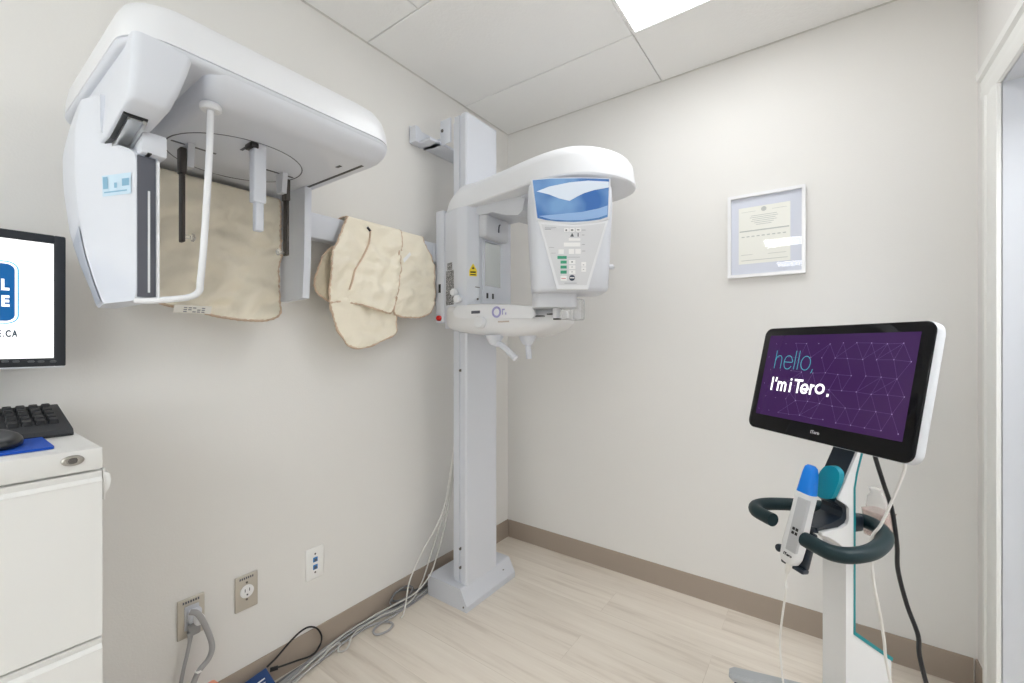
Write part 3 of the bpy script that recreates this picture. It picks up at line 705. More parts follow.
# smaller crumpled apron, several folded layers
ap2 = thing('lead_apron', 'crumpled cream lead apron folded over the arm beside the column', 'lead apron', (.07, -1.05, 1.64), group='lead aprons over the machine arm')
def P2(pts, R, x): return [(min(a_, -.716), b_) for a_, b_ in (front_s(u, v, R, x) for u, v in pts)]
X = .105
poly = P2(((331, 247), (322, 256), (313, 283), (316, 293), (331, 303), (345, 300), (345, 247)), .034, .094)
panel('back_flap', poly, .034, ap2, amp=.004, seed=2.2, material=mat('apron_inner_side', (.60, .53, .40), .65, bump=(60, .4), var=(40, .12)))
poly = P2(((330, 300), (330, 310), (338, 332), (347, 345), (358, 349), (372, 346), (397, 334), (396, 312), (385, 296), (350, 290)), .040, .106)
panel('lower_flap', poly, .040, ap2, amp=.010, seed=7.7)
poly = P2(((402, 240), (424, 242), (432, 257), (438, 268), (439.5, 285), (437, 302), (431, 313), (420, 317.5), (403, 317), (392, 314), (396, 290)), .040, .108)
poly = [p for p in poly]
poly[0] = (poly[0][0], -.12); poly.insert(1, (poly[1][0], -.12))
panel('shoulder_flap', poly, .040, ap2, amp=.012, seed=12.1)
poly = P2(((402, 250), (399, 280), (396, 300), (391, 314), (380, 311), (360, 304), (340, 301), (330, 303), (330, 280), (331, 250), (338, 241)), .048, .116)
poly = [(poly[0][0], -.14)] + poly + [(poly[-1][0]+.055, .04), (poly[-1][0]+.06, -.14)]
panel('front_panel', poly, .048, ap2, amp=.016, seed=21.5)
b = BM(); tube(b, [drape(p[0], p[1], .0535, .016, 21.5, .002) for p in P2(((371, 232), (369, 246), (362, 260), (355, 272), (351, 282), (348, 292)), .048, .116)], .0035, 6); obj('fold_edge', b, TAN, ap2)
b = BM(); tube(b, [drape(p[0], p[1], .053, .016, 21.5) for p in P2(((368, 229), (371, 233)), .048, .116)], .005, 6); obj('clasp', b, SOFTB, ap2)
b = BM(); c = [at(u, v, x=.140) for u, v in ((403, 259), (410, 252), (411, 255), (404, 263))]
b.faces.new([b.verts.new(p) for p in c]); obj('care_tag', b, WHITE, ap2, smooth=False)

# ------------------------------------------------------------------ wall plates
def plate(y0, y1, z0, z1, m, label, group=None):
    t = thing('outlet_plate', label, 'wall outlet', (0, (y0+y1)/2, (z0+z1)/2), group=group)
    b = BM(); box(b, .0, .006, y0, y1, z0, z1, bev=.0025, seg=3); obj('cover', b, m, t, angle=35)
    return t
p1 = plate(-1.661, -1.591, .288, .406, STEELP, 'steel wall outlet plate with grey plugs in it', 'steel outlet plates on the left wall')
p2 = plate(-1.506, -1.436, .292, .407, STEELP, 'steel wall plate with one empty round white socket', 'steel outlet plates on the left wall')
p3 = plate(-1.268, -1.198, .288, .405, WHITE, 'white data wall plate with two blue jacks')
b = BM(); lathe(b, [(.021, 0), (.021, .003), (.018, .0045)], 24, Matrix.Translation((.006, -1.471, .352)) @ Matrix.Rotation(PI/2, 4, 'Y')); so = obj('socket', b, KEYW, p2)
b = BM(); box(b, .0103, .0109, -1.479, -1.4765, .352, .362); box(b, .0103, .0109, -1.4655, -1.463, .352, .362); lathe(b, [(.003, 0), (.003, .0006)], 10, Matrix.Translation((.0103, -1.471, .342)) @ Matrix.Rotation(PI/2, 4, 'Y')); obj('slot', b, DKGR, so)
def screws(par, y, zs):
    for z in zs:
        b = BM(); lathe(b, [(.0035, 0), (.0035, .0015), (.001, .002)], 10, Matrix.Translation((.006, y, z)) @ Matrix.Rotation(PI/2, 4, 'Y')); obj('screw', b, SCREW, par)
screws(p2, -1.471, (.325, .381)); screws(p3, -1.233, (.312, .381))
b = text_bm('EMERG. PWR', .009, frameM((.0062, -1.471, .397), (0, 1, 0), (1, 0, 0)), align='CENTER', ext=.0003) if False else BM()
b.free()
for nm, par, y, z in (('mark', p2, -1.471, .396), ('mark', p1, -1.626, .395)):
    b = BM()
    for k in range(7): box(b, .006, .0064, y-.022+k*.0064, y-.022+k*.0064+.004, z-.0035, z+.0035)
    obj('engraving', b, DKGR, par, smooth=False, label='dark engraved line of print')
for z in (.332, .360):
    b = BM(); box(b, .006, .009, -1.242, -1.224, z-.009, z+.009, bev=.0015); j = obj('data_jack', b, mat('jack_blue', (.03, .22, .55), .4), p3)
    b = BM(); box(b, .009, .0094, -1.238, -1.228, z-.006, z+.004); obj('slot', b, DKGR, j, smooth=False)
b = BM(); box(b, .006, .012, -1.645, -1.607, .312, .384, bev=.003); obj('socket', b, PLASG, p1)

# cords at the first outlet
c1 = thing('power_cord', 'thick grey power cord with white angled plug in the steel outlet', 'power cord', (.03, -1.62, .35), group='power cords at the steel outlet')
b = BM(); box(b, .013, .034, -1.640, -1.606, .338, .376, bev=.006, seg=3); obj('plug', b, PLAS, c1)
b = BM(); box(b, .030, .062, -1.632, -1.606, .337, .364, bev=.009, seg=3); obj('strain_relief', b, PLASB, c1)
pts = [at(190, 612, x=.05), at(198, 614, x=.062), at(206, 627, x=.062), at(212, 645, x=.058), at(209, 658, x=.056), at(199, 671, x=.060), at(193, 684, x=.064), at(186, 700, x=.068), at(180, 720, x=.074)]
b = BM(); tube(b, pts, .0078, 12); obj('cord', b, CABLEG, c1)
b = BM(); pp = pts[5]; tube(b, [pp+Vector((-.001, -.001, .003)), pp+Vector((.0, -.001, -.003))], .0092, 12); obj('tie', b, WHITE, c1)
c2 = thing('power_cord', 'thinner grey power cord with moulded plug hanging lowest at steel outlet', 'power cord', (.03, -1.635, .30), group='power cords at the steel outlet')
b = BM(); box(b, .013, .036, -1.640, -1.610, .302, .334, bev=.006, seg=3); obj('plug', b, CABLEG, c2)
pts = [at(190, 632, x=.028), at(190, 640, x=.028), at(187, 655, x=.028), at(183, 672, x=.03), at(180, 690, x=.032), at(178, 715, x=.04)]
b = BM(); tube(b, pts, lambda t: .0085-.0035*min(1, t*4), 10); obj('cord', b, CABLEG, c2)
t = thing('cable_plug', 'salmon orange plug end lying at the skirting below the steel outlet', 'plug', (.07, -1.63, .03))
p = at(205, 694, x=.085)
b = BM(); box(b, -.02, .02, -.035, .035, -.018, .018, bev=.010, seg=4, M=Matrix.Translation(p) @ Matrix.Rotation(.15, 4, 'Z')); obj('plug_body', b, mat('salmon_plug', (.78, .32, .20), .55), t)
b = BM(); tube(b, [p+Vector((0, -.03, 0)), p+Vector((0, -.07, -.004)), p+Vector((.01, -.16, -.012))], .008, 10); obj('cord', b, CABLEG, t)

# ------------------------------------------------------------------ cables along the skirting
grp = 'cables running along the left skirting'
def cable(label, pts, r, m, name='cable', group=grp):
    b = BM(); tube(b, pts, r, 8, sub=7)
    z0 = min(v.co.z for v in b.verts)
    if z0 < .0008: bmesh.ops.translate(b, vec=(0, 0, .0008-z0), verts=b.verts)
    o = obj(name, b, m, origin=Vector(pts[0])); tag(o, label, 'cable', group); return o
def lane(nar, wide, start):
    """narrow stack at mid run, fanned out towards the adapter box; start: points by the machine"""
    nx, nz = nar
    return start + [(nx, -1.03, nz), (nx, -1.09, nz), (nx+.004, -1.14, nz), ((nx+wide)/2, -1.24, nz*.8+.001), (wide, -1.38, .006), (wide+.022, -1.52, .006), (wide+.03, -1.60, .006)]
cable('light grey cable climbing beside the column, with a small loop along the skirting', [(.155, -.60, .95), (.155, -.62, .72), (.155, -.662, .50), (.150, -.688, .40), (.136, -.710, .33), (.108, -.742, .20), (.082, -.768, .09), (.073, -.82, .030), (.066, -.90, .026), (.050, -.97, .027), (.038, -1.03, .0175), (.040, -1.075, .018), (.056, -1.115, .016), (.076, -1.140, .005), (.080, -1.165, .0045), (.068, -1.178, .010), (.056, -1.162, .024), (.052, -1.195, .024), (.066, -1.26, .0155), (.0905, -1.38, .006), (.112, -1.52, .006), (.120, -1.60, .006)], .0035, CABLEL)
cable('thin white cable branching off and looping back beside the column base', [(.145, -.60, .92), (.145, -.62, .72), (.144, -.664, .50), (.139, -.684, .42), (.120, -.718, .33), (.096, -.775, .24), (.083, -.84, .13), (.090, -.868, .05), (.098, -.888, .012), (.101, -.905, .004)], .003, CABLEW)
cable('second light cable beside the column, hanging lowest of the pair', lane((.027, .028), .068, [(.165, -.60, .95), (.164, -.622, .70), (.165, -.668, .48), (.162, -.703, .34), (.142, -.734, .21), (.115, -.755, .12), (.086, -.81, .062), (.058, -.89, .044), (.036, -.97, .034)]), .0034, CABLEL)
cable('mid grey cable in the middle of the floor bundle', lane((.0168, .0195), .047, [(.030, -.55, .006), (.030, -.66, .006), (.040, -.76, .006), (.040, -.86, .008), (.024, -.95, .017)]), .0045, CABLEG)
cable('grey cable with a wide loop lying on the floor planks', lane((.0385, .006), .079, [(.050, -.55, .005), (.050, -.68, .005), (.062, -.78, .005), (.064, -.88, .005), (.075, -.95, .013), (.076, -1.00, .016), (.088, -1.035, .012), (.110, -1.03, .005), (.124, -.99, .005), (.110, -.955, .005), (.080, -.955, .005), (.052, -.985, .005)]), .0042, CABLEG)
cable('grey cable running straight through the inside of the floor bundle', lane((.0278, .0168), .0575, [(.040, -.55, .016), (.046, -.68, .016), (.055, -.78, .012), (.052, -.88, .006), (.036, -.96, .012)]), .004, CABLEG)
cable('dark grey cable closest to the skirting', lane((.0165, .0065), .035, [(.018, -.55, .006), (.018, -.70, .006), (.022, -.80, .006), (.020, -.92, .006)]), .0045, CABLED)
cable('coiled dark cable heaped by the column base', [(.019, -.66, .022), (.021, -.75, .024), (.022, -.80, .05), (.022, -.86, .068), (.022, -.895, .048), (.030, -.895, .026), (.040, -.86, .022), (.042, -.81, .030), (.038, -.785, .055), (.034, -.82, .078), (.033, -.87, .076), (.034, -.90, .056), (.044, -.87, .040), (.052, -.82, .044), (.046, -.79, .060)], .0042, CABLED)
# blue adapter box leaning by the skirting with a black looped lead
box_o = thing('adapter_box', 'small blue adapter box leaning on the skirting with a black lead', 'adapter', (.07, -1.46, .03))
A0 = at(242, 684, x=.030); A1 = at(266, 667, x=.030); B1 = at(281, 680.5, x=.095)
ax = (A1-A0).normalized(); az = (B1-A1).normalized(); nn = ax.cross(az).normalized()
if nn.z < 0: nn = -nn
az = nn.cross(ax) if nn.cross(ax).dot(B1-A1) > 0 else -nn.cross(ax)
MB = Matrix((ax, az, ax.cross(az))).transposed().to_4x4(); MB.translation = A1
wid = (B1-A1).dot(az); s_ = 1 if ax.cross(az).z > 0 else -1
NAVY = mat('adapter_blue', (.008, .045, .17), .4)
b = BM(); box(b, -.125, 0, 0, wid, -.026 if s_ > 0 else 0, 0 if s_ > 0 else .026, bev=.004, seg=3, M=MB); obj('case', b, NAVY, box_o)
b = BM()
for k, (x0, x1, y0, y1) in enumerate(((-.060, -.018, wid*.40, wid*.46), (-.052, -.022, wid*.58, wid*.62))):
    box(b, x0, x1, y0, y1, .0002*s_ - .0002, .0002*s_ + .0002, M=MB)
for k in range(4): box(b, -.062+k*.011, -.055+k*.011, wid*.66, wid*.86, -.0001, .0005, M=MB)
obj('print', b, WHITE, box_o, smooth=False)
b = BM()
pts = [at(272, 669, x=.045), at(276, 668, x=.05), at(296, 661, x=.055), at(312, 655, x=.045), at(320, 645, x=.028), at(321.5, 636, x=.022), at(317, 628.5, x=.02), at(309, 627, x=.02), at(300, 632, x=.02), at(289, 643, x=.02), at(277, 657, x=.022), at(267, 667, x=.03)]
tube(b, pts, .0032, 8); obj('lead', b, BLACK, box_o, label='thin black looped lead')
b = BM(); tube(b, [at(270, 670, x=.04), at(278, 667.5, x=.05)], .007, 10); obj('lead_plug', b, BLACK, box_o)

# ------------------------------------------------------------------ picture frame
fr = thing('certificate_frame', 'thin silver framed certificate hung on the back wall', 'framed certificate', (1.36, 0, 1.64))
fx0, fx1, fz0, fz1 = 1.217, 1.501, 1.458, 1.815
SILV = mat('frame_silver', (.80, .80, .82), .3, metal=.35)
b = BM()
def fbar(pts): prism(b, pts, 1, -.022, -.001, bev=.002)
w = .013
fbar([(fx0, fz0), (fx1, fz0), (fx1-w, fz0+w), (fx0+w, fz0+w)]); fbar([(fx1, fz0), (fx1, fz1), (fx1-w, fz1-w), (fx1-w, fz0+w)])
fbar([(fx1, fz1), (fx0, fz1), (fx0+w, fz1-w), (fx1-w, fz1-w)]); fbar([(fx0, fz1), (fx0, fz0), (fx0+w, fz0+w), (fx0+w, fz1-w)])
obj('frame', b, SILV, fr, angle=25)
obj('mat_board', box(BM(), fx0+.01, fx1-.01, -.010, -.004, fz0+.01, fz1-.01), mat('mat_board_blue', (.66, .69, .78), .7), fr, smooth=False)
cx0, cx1, cz0, cz1 = fx0+.042, fx1-.052, fz0+.058, fz1-.056
cert = obj('certificate', box(BM(), cx0, cx1, -.0108, -.0100, cz0, cz1), mat('certificate_paper', (.84, .84, .79), .7), fr, smooth=False)
b = BM(); INK = mat('certificate_ink', (.50, .52, .50), .7)
def lines(b, rows):
    for (xa, xb, z, h) in rows: box(b, xa, xb, -.0113, -.0108, z-h/2, z+h/2)
cw = cx1-cx0; ch = cz1-cz0; mid = (cx0+cx1)/2
rows = [(cx0+cw*.06, mid-.03, cz1-ch*.08, .0012), (mid+.03, cx1-cw*.06, cz1-ch*.08, .0012)]
for k, wd in enumerate((.5, .55, .45, .5, .38, .3)): rows.append((mid-cw*wd/2, mid+cw*wd/2, cz1-ch*(.16+.032*k), .0020))
rows += [(cx0+cw*.02, cx1-cw*.02, cz1-ch*.42, .005)]
for k in range(9): rows.append((cx0+cw*(.06+.1*k), cx0+cw*(.12+.1*k), cz1-ch*.52, .004))
rows += [(cx0+cw*.05, cx0+cw*.28, cz0+ch*.16, .0015), (cx1-cw*.42, cx1-cw*.08, cz0+ch*.15, .0015), (cx0+cw*.05, cx1-cw*.05, cz0+ch*.06, .002)]
lines(b, rows); lathe(b, [(.010, 0), (.010, .0006)], 16, Matrix.Translation((mid, -.0108, cz1-ch*.06)) @ Matrix.Rotation(PI/2, 4, 'X'))
obj('print', b, INK, cert, smooth=False)
GL = bpy.data.materials.new('picture_glass'); GL.use_nodes = True; nt = GL.node_tree
for nd in list(nt.nodes):
    if nd.type == 'BSDF_PRINCIPLED': nt.nodes.remove(nd)
mo = next(nd for nd in nt.nodes if nd.type == 'OUTPUT_MATERIAL')
tr = nt.nodes.new('ShaderNodeBsdfTransparent'); gs = nt.nodes.new('ShaderNodeBsdfGlossy'); gs.inputs['Roughness'].default_value = .01
ge = nt.nodes.new('ShaderNodeNewGeometry'); dt = nt.nodes.new('ShaderNodeVectorMath'); dt.operation = 'DOT_PRODUCT'
nt.links.new(ge.outputs['Normal'], dt.inputs[0]); nt.links.new(ge.outputs['Incoming'], dt.inputs[1])
def mth(op, a, bval=None):
    n = nt.nodes.new('ShaderNodeMath'); n.operation = op; nt.links.new(a, n.inputs[0])
    if bval is not None: n.inputs[1].default_value = bval
    return n.outputs[0]
ab = mth('ABSOLUTE', dt.outputs['Value']); om = mth('MULTIPLY_ADD', ab, -1.); om.node.inputs[2].default_value = 1.
pw = mth('POWER', om, 5.); fr_ = mth('MULTIPLY_ADD', pw, .9); fr_.node.inputs[2].default_value = .028
ms = nt.nodes.new('ShaderNodeMixShader')
nt.links.new(fr_, ms.inputs[0]); nt.links.new(tr.outputs[0], ms.inputs[1]); nt.links.new(gs.outputs[0], ms.inputs[2]); nt.links.new(ms.outputs[0], mo.inputs['Surface'])
b = BM(); v = [b.verts.new(p) for p in ((fx0+.011, -.016, fz0+.011), (fx1-.011, -.016, fz0+.011), (fx1-.011, -.016, fz1-.011), (fx0+.011, -.016, fz1-.011))]; b.faces.new(v)
obj('glass', b, GL, fr, smooth=False, recalc=False)

# ------------------------------------------------------------------ filing cabinet, monitor, keyboard, mouse, pad
CT = .985; CX = .46; CY1 = -1.913; CY0 = -2.83
cab = thing('filing_cabinet', 'white lateral filing cabinet against the left wall', 'filing cabinet', (.23, -2.37, 0))
b = BM(); box(b, .012, CX, CY0, CY1, .03, CT, bev=.003); box(b, .03, CX-.03, CY0+.02, CY1-.02, 0, .04); obj('body', b, CAB, cab, angle=35)
zt = CT-.041
for k in range(3):
    za, zb = zt-.3095*(k+1)+.003, zt-.3095*k-.002
    b = BM(); prism(b, [(CX-.006, za), (CX+.016, za), (CX+.018, za+.002), (CX+.018, zb-.020), (CX+.011, zb-.014), (CX+.014, zb-.002), (CX+.012, zb), (CX-.006, zb)], 1, CY0+.003, CY1-.001)
    d = obj('drawer', b, CAB, cab, angle=25)
    b = BM(); prism(b, [(CX+.0115, zb-.0125), (CX+.018, zb-.0195), (CX+.0185, zb-.0185), (CX+.0125, zb-.011)], 1, CY0+.003, CY1-.001); obj('finger_pull', b, CAB, d, angle=25)
b = BM(); box(b, CX-.004, CX+.017, CY0+.001, CY1-.0005, CT-.0385, CT+.0005, bev=.002); obj('top_rail', b, CAB, cab, angle=35)
p = at(72.5, 460.5, x=CX+.017)
b = BM(); M = Matrix.Translation((CX+.017, p.y, p.z)) @ Matrix.Rotation(PI/2, 4, 'Y'); t_ = bmesh.new()
loft(t_, [[(r*.62*math.cos(k*PI/14), r*math.sin(k*PI/14), z) for k in range(28)] for r, z in ((.0150, 0), (.0150, .003), (.0125, .005), (.0085, .005), (.008, .0035))]); add(b, t_, M)
lk = obj('lock', b, mat('lock_nickel', (.45, .43, .40), .35, metal=.85), cab)
b = BM(); lathe(b, [(.0062, 0), (.0062, .004), (.005, .005)], 16, M); box(b, -.0008, .0008, -.004, .004, .005, .0054, M=M); obj('keyway', b, SCREW, lk)
hk = thing('wall_hook', 'small white plastic hook stuck on the side of the filing cabinet', 'hook', (.455, CY1+.005, .90))
b = BM(); box(b, .445, .470, CY1+.001, CY1+.005, .885, .945, bev=.002); prism(b, [(CY1+.003, .938), (CY1+.010, .934), (CY1+.013, .92), (CY1+.010, .906), (CY1+.003, .892)], 0, .446, .469, bev=.003); obj('hook_body', b, WHITE, hk)

mon = thing('computer_monitor', 'black-framed monitor with a white screen on the filing cabinet', 'computer monitor', (.14, -2.14, CT))
my1 = at(66, 237, x=.16).y; mz1 = at(66, 237, x=.16).z; mz0 = at(66, 366, x=.16).z; my0 = my1-.455
b = BM()
bw = .019
MX = .16
box(b, MX-.045, MX, my1-bw, my1, mz0, mz1, bev=.003); box(b, MX-.045, MX, my0, my0+bw, mz0, mz1, bev=.003); box(b, MX-.045, MX, my0+bw-.002, my1-bw+.002, mz1-.019, mz1, bev=.003); box(b, MX-.045, MX, my0+bw-.002, my1-bw+.002, mz0, mz0+.019, bev=.003)
BEZ = mat('monitor_bezel_black', (.018, .021, .027), .4)
bz = obj('bezel', b, BEZ, mon, angle=35)
b = BM(); box(b, MX-.046, MX-.001, my0+.002, my1-.002, mz0-.003, mz0+.001, bev=.001); obj('bottom_strip', b, PLASG, mon)
scr = obj('screen', box(BM(), MX-.03, MX-.004, my0+bw-.002, my1-bw+.002, mz0+.017, mz1-.017), SCRW, mon, smooth=False)
b = BM(); box(b, MX-.085, MX-.04, my0+.03, my1-.03, mz0+.03, mz1-.03, bev=.015); obj('rear_shell', b, BEZ, mon)
ym = (my0+my1)/2
b = BM(); box(b, MX-.10, MX-.06, ym-.03, ym+.03, CT+.012, mz0+.12, bev=.006); box(b, MX-.145, MX-.056, ym-.11, ym+.11, CT+.001, CT+.015, bev=.005); obj('stand', b, BEZ, mon)
for u in (5, 16, 31, 41, 53):
    p = at(u, 361.5, x=MX); b = BM(); box(b, MX-.001, MX+.002, p.y-.005, p.y+.005, p.z-.0022, p.z+.0022, bev=.0018); obj('button', b, mat('monitor_button', (.10, .11, .12), .3), bz)
LB = mat('logo_navy', (.0, .06, .22), .4, emit=(.0, .075, .21), estr=.9); LB2 = mat('logo_line', (.05, .3, .5), .4, emit=(.05, .30, .48), estr=.9)
def scp(u, v): p = at(u, v, x=MX-.004); return (p.y, p.z)
yR, zT = scp(19, 262); _, zB = scp(19, 324)
hgt = zT-zB
def lay(y0, y1, z0, z1, r, x, m, name):
    b = BM(); prism(b, rrect(y0, y1, z0, z1, r, 6), 0, MX-.004, x); return obj(name, b, m, scr, smooth=False)
lay(yR-.16, yR, zB, zT, .018, MX-.0036, LB2, 'logo_outline'); lay(yR-.157, yR-.0022, zB+.0022, zT-.0022, .016, MX-.0033, SCRW, 'logo_gap'); lay(yR-.154, yR-.006, zB+.006, zT-.006, .013, MX-.0030, LB, 'logo_field')
yl, zl = scp(8.8, 285.5); ye, ze = scp(9.2, 301.8)
MT = lambda y, z: frameM((MX-.0029, y, z), (0, 1, 0), (1, 0, 0))
NX = Matrix.Diagonal((.74, 1, 1, 1))
obj('lettering', text_bm('L', .031, MT(yl, zl) @ NX, off=.0014, align='RIGHT'), SCRW, scr, smooth=False)
obj('lettering', text_bm('E', .031, MT(ye, ze) @ NX, off=.0014, align='RIGHT'), SCRW, scr, smooth=False)
yc, zc = scp(17.2, 334)
obj('lettering', text_bm('E.CA', .0195, MT(yc, zc) @ Matrix.Diagonal((.56, 1, 1, 1)), off=.0007, align='RIGHT', space=1.3), mat('letter_dark', (.02, .05, .09), .4), scr, smooth=False)

kb = thing('keyboard', 'black computer keyboard on the filing cabinet below the monitor', 'keyboard', (.20, -2.13, CT))
ky1 = -1.923; ky0 = ky1-.44
def kz(x): return CT+.010 + .040*(.285-x)/.175   # slope of the top deck
b = BM(); prism(b, [(.290, CT+.001), (.292, CT+.006), (.285, CT+.014), (.118, kz(.118)+.002), (.110, kz(.110)), (.108, CT+.022), (.15, CT+.003)], 1, ky0, ky1, bev=.003)
kbody = obj('case', b, SOFTB, kb, angle=35)
b = BM(); box(b, .12, .14, ky0+.03, ky0+.05, CT+.001, CT+.03); box(b, .12, .14, ky1-.05, ky1-.03, CT+.001, CT+.03); obj('foot', b, SOFTB, kb)
sl = math.atan(.040/.175)
KEYM = mat('keyboard_key', (.022, .023, .026), .4)
nk = 0
for i in range(5):
    x = .235-i*.0235
    ycols = [ky1-.022-k*.019 for k in range(4)] + [ky1-.108-k*.019 for k in range(3)] + [ky1-.175-k*.019 for k in range(12)]
    for y in ycols:
        if nk >= 98: break
        b = BM(); t_ = bmesh.new()
        loft(t_, [[(px, py, 0) for px, py in rrect(-.0095, .0095, -.008, .008, .002, 2)], [(px, py, .010) for px, py in rrect(-.0070, .0070, -.0062, .0062, .002, 2)]])
        add(b, t_, Matrix.Translation((x, y, kz(x)+.002)) @ Matrix.Rotation(sl, 4, 'Y')); obj('key', b, KEYM, kb, angle=30); nk += 1
pad = thing('mouse_pad', 'bright blue mouse pad on the filing cabinet', 'mouse pad', (.33, -2.08, CT))
b = BM(); prism(b, rrect(.235, .425, -2.20, -1.968, .006, 3), 2, CT+.0008, CT+.005); obj('pad', b, mat('pad_blue', (.0, .07, .46), .6), pad, angle=35)
ms_ = thing('computer_mouse', 'black computer mouse on the blue mouse pad', 'computer mouse', (.345, -2.045, CT+.005))
b = BM()
rings = []
for k, (sc, z) in enumerate(((.86, .0), (.97, .003), (1., .008), (.97, .014), (.85, .019), (.62, .023), (.25, .025))):
    rings.append([(.345+.056*sc*math.cos(a*PI/16)*(1+.06*math.cos(a*PI/16)), -2.032+.034*sc*math.sin(a*PI/16), CT+.0055+z-(.006*z/.035)*math.cos(a*PI/16)) for a in range(32)])
loft(b, rings); mb = obj('shell', b, mat('mouse_black', (.02, .022, .025), .32), ms_, angle=70)
b = BM(); lathe(b, [(.009, -.003), (.0095, 0), (.009, .003)], 16, Matrix.Translation((.312, -2.032, CT+.0265)) @ Matrix.Rotation(PI/2, 4, 'X')); obj('scroll_wheel', b, DKGR, ms_)

# ------------------------------------------------------------------ intra-oral scanner cart
TH = math.radians(-133); cn = Vector((math.cos(TH), math.sin(TH), 0)); cr = Vector((-cn.y, cn.x, 0))
CO = Vector((1.562, -.55, 0))
cart = thing('scanner_cart', 'white wheeled scanner cart with a tilted touchscreen by the back wall', 'scanner cart', CO, rotz=math.atan2(cr.y, cr.x))
def toL(p):  # world point to cart frame (x right, y back, z up)
    d = Vector(p)-CO; return Vector((d.dot(cr), -d.dot(cn), d.z))
def ray_at(u, v, yb=None, xr=None, z=None):
    """cart-frame point of a measured direction on a plane of the cart"""
    d = FW + RT*((u-512)/F_PX) + Vector((0, 0, (341.5-v)/F_PX)); o = toL(CAM); e = Vector((d.dot(cr), -d.dot(cn), d.z))
    t = (yb-o.y)/e.y if yb is not None else ((xr-o.x)/e.x if xr is not None else (z-o.z)/e.z)
    return o+e*t
PC = .003; PW = .037
# post: front shell with deep lower body
b = BM()
prism(b, [(.030, .10), (.030, .585), (-.005, .612), (-.03, .626), (-.050, .632), (-.052, .640), (.012, .646), (.034, .656), (.041, .67), (.040, .702), (.032, .712), (.006, .728), (.004, .736), (.068, .856), (.085, .90), (.10, .95), (.117, .95), (.102, .90), (.082, .86), (.064, .80), (.058, .76), (.056, .34), (.19, .245), (.19, .10)], 0, PC-PW, PC+PW, bev=.003, seg=2)
post = obj('post', b, CARTW, cart, local=True, angle=30)
b = BM()
e = .005
prism(b, [(.118, .95), (.103, .90), (.083, .86), (.065, .80), (.0565, .76), (.0565, .338), (.192, .242), (.195, .252), (.062, .346), (.062, .76), (.070, .80), (.088, .858), (.108, .898), (.123, .95)], 0, PC-PW+.001, PC+PW+.0015); obj('edge_strip', b, TEALE, cart, local=True, angle=25, label='teal edge strip')
# base with four legs and castors
b = BM(); prism(b, rrect(-.07, .07, .01, .22, .03, 5), 2, .062, .11, bev=.006)
for sx in (-1, 1):
    for (xa, ya) in ((.215, -.135), (.215, .33)):
        d = Vector((sx*xa, ya-.11, 0)); a = Vector((PC, .11, .085)); L_ = d.length; dd = d.normalized(); nn_ = Vector((-dd.y, dd.x, 0))
        rings = []
        for k in range(9):
            q = k/8; w = .040*(1-q)+.026*q; zt_ = .105*(1-q)+.075*q; zb_ = .068*(1-q)+.055*q; cpt = a+d*q
            rings.append([Vector((cpt.x, cpt.y, 0))+nn_*s*w+Vector((0, 0, z)) for s, z in ((-1, zb_), (1, zb_), (1, zt_-.008), (.7, zt_), (-.7, zt_), (-1, zt_-.008))])
        q_ = rings[-1]; cpt = a+dd*(L_+.014)
        rings.append([Vector((cpt.x, cpt.y, 0))+nn_*s*.014+Vector((0, 0, z)) for s, z in ((-1, .057), (1, .057), (1, .064), (.7, .070), (-.7, .070), (-1, .064))])
        loft(b, rings)
bs_ = obj('base', b, mat('cart_base_grey', (.42, .44, .46), .4), cart, local=True, angle=35)
for sx in (-1, 1):
    for (xa, ya) in ((.215, -.135), (.215, .33)):
        b = BM(); lathe(b, [(.010, -.012), (.023, -.010), (.025, 0), (.023, .010), (.010, .012)], 24, Matrix.Translation((sx*xa*.93+PC, .11+(ya-.11)*.93, .0255)) @ Matrix.Rotation(PI/2, 4, 'Y')); w_ = obj('castor', b, SOFTB, cart, local=True)
        b = BM(); box(b, sx*xa+PC-.005, sx*xa+PC+.005, ya-.006, ya+.006, .05, .062); obj('castor_stem', b, METAL, w_) if False else b.free()
# handle ring, open in front
b = BM(); ZH = .652
hp = [ray_at(773, 520, z=ZH), ray_at(766, 516.5, z=ZH), ray_at(756.5, 511, z=ZH), ray_at(756, 506.5, z=ZH), ray_at(763, 504.3, z=ZH), ray_at(776, 503.8, z=ZH), ray_at(800, 505, z=ZH), ray_at(826, 508, z=ZH), Vector((PC, .055, ZH))]
tube(b, hp, .0195, 16)
hp = [ray_at(805, 539.5, z=ZH), ray_at(815, 545, z=ZH), ray_at(832, 553, z=ZH), ray_at(852, 555.5, z=ZH), ray_at(872, 551.5, z=ZH), ray_at(883, 543, z=ZH), ray_at(884.5, 535, z=ZH), ray_at(877, 527, z=ZH), ray_at(862, 520.5, z=ZH), Vector((PC, .055, ZH))]
tube(b, hp, .0195, 16)
obj('handle', b, TEALH, cart, local=True, angle=60, label='dark teal wrap-around handle')
# bracket behind post for the handle
b = BM(); box(b, PC-.034, PC+.034, .0575, .100, ZH-.024, ZH+.024, bev=.008); obj('handle_bracket', b, NAVYP, cart, local=True)
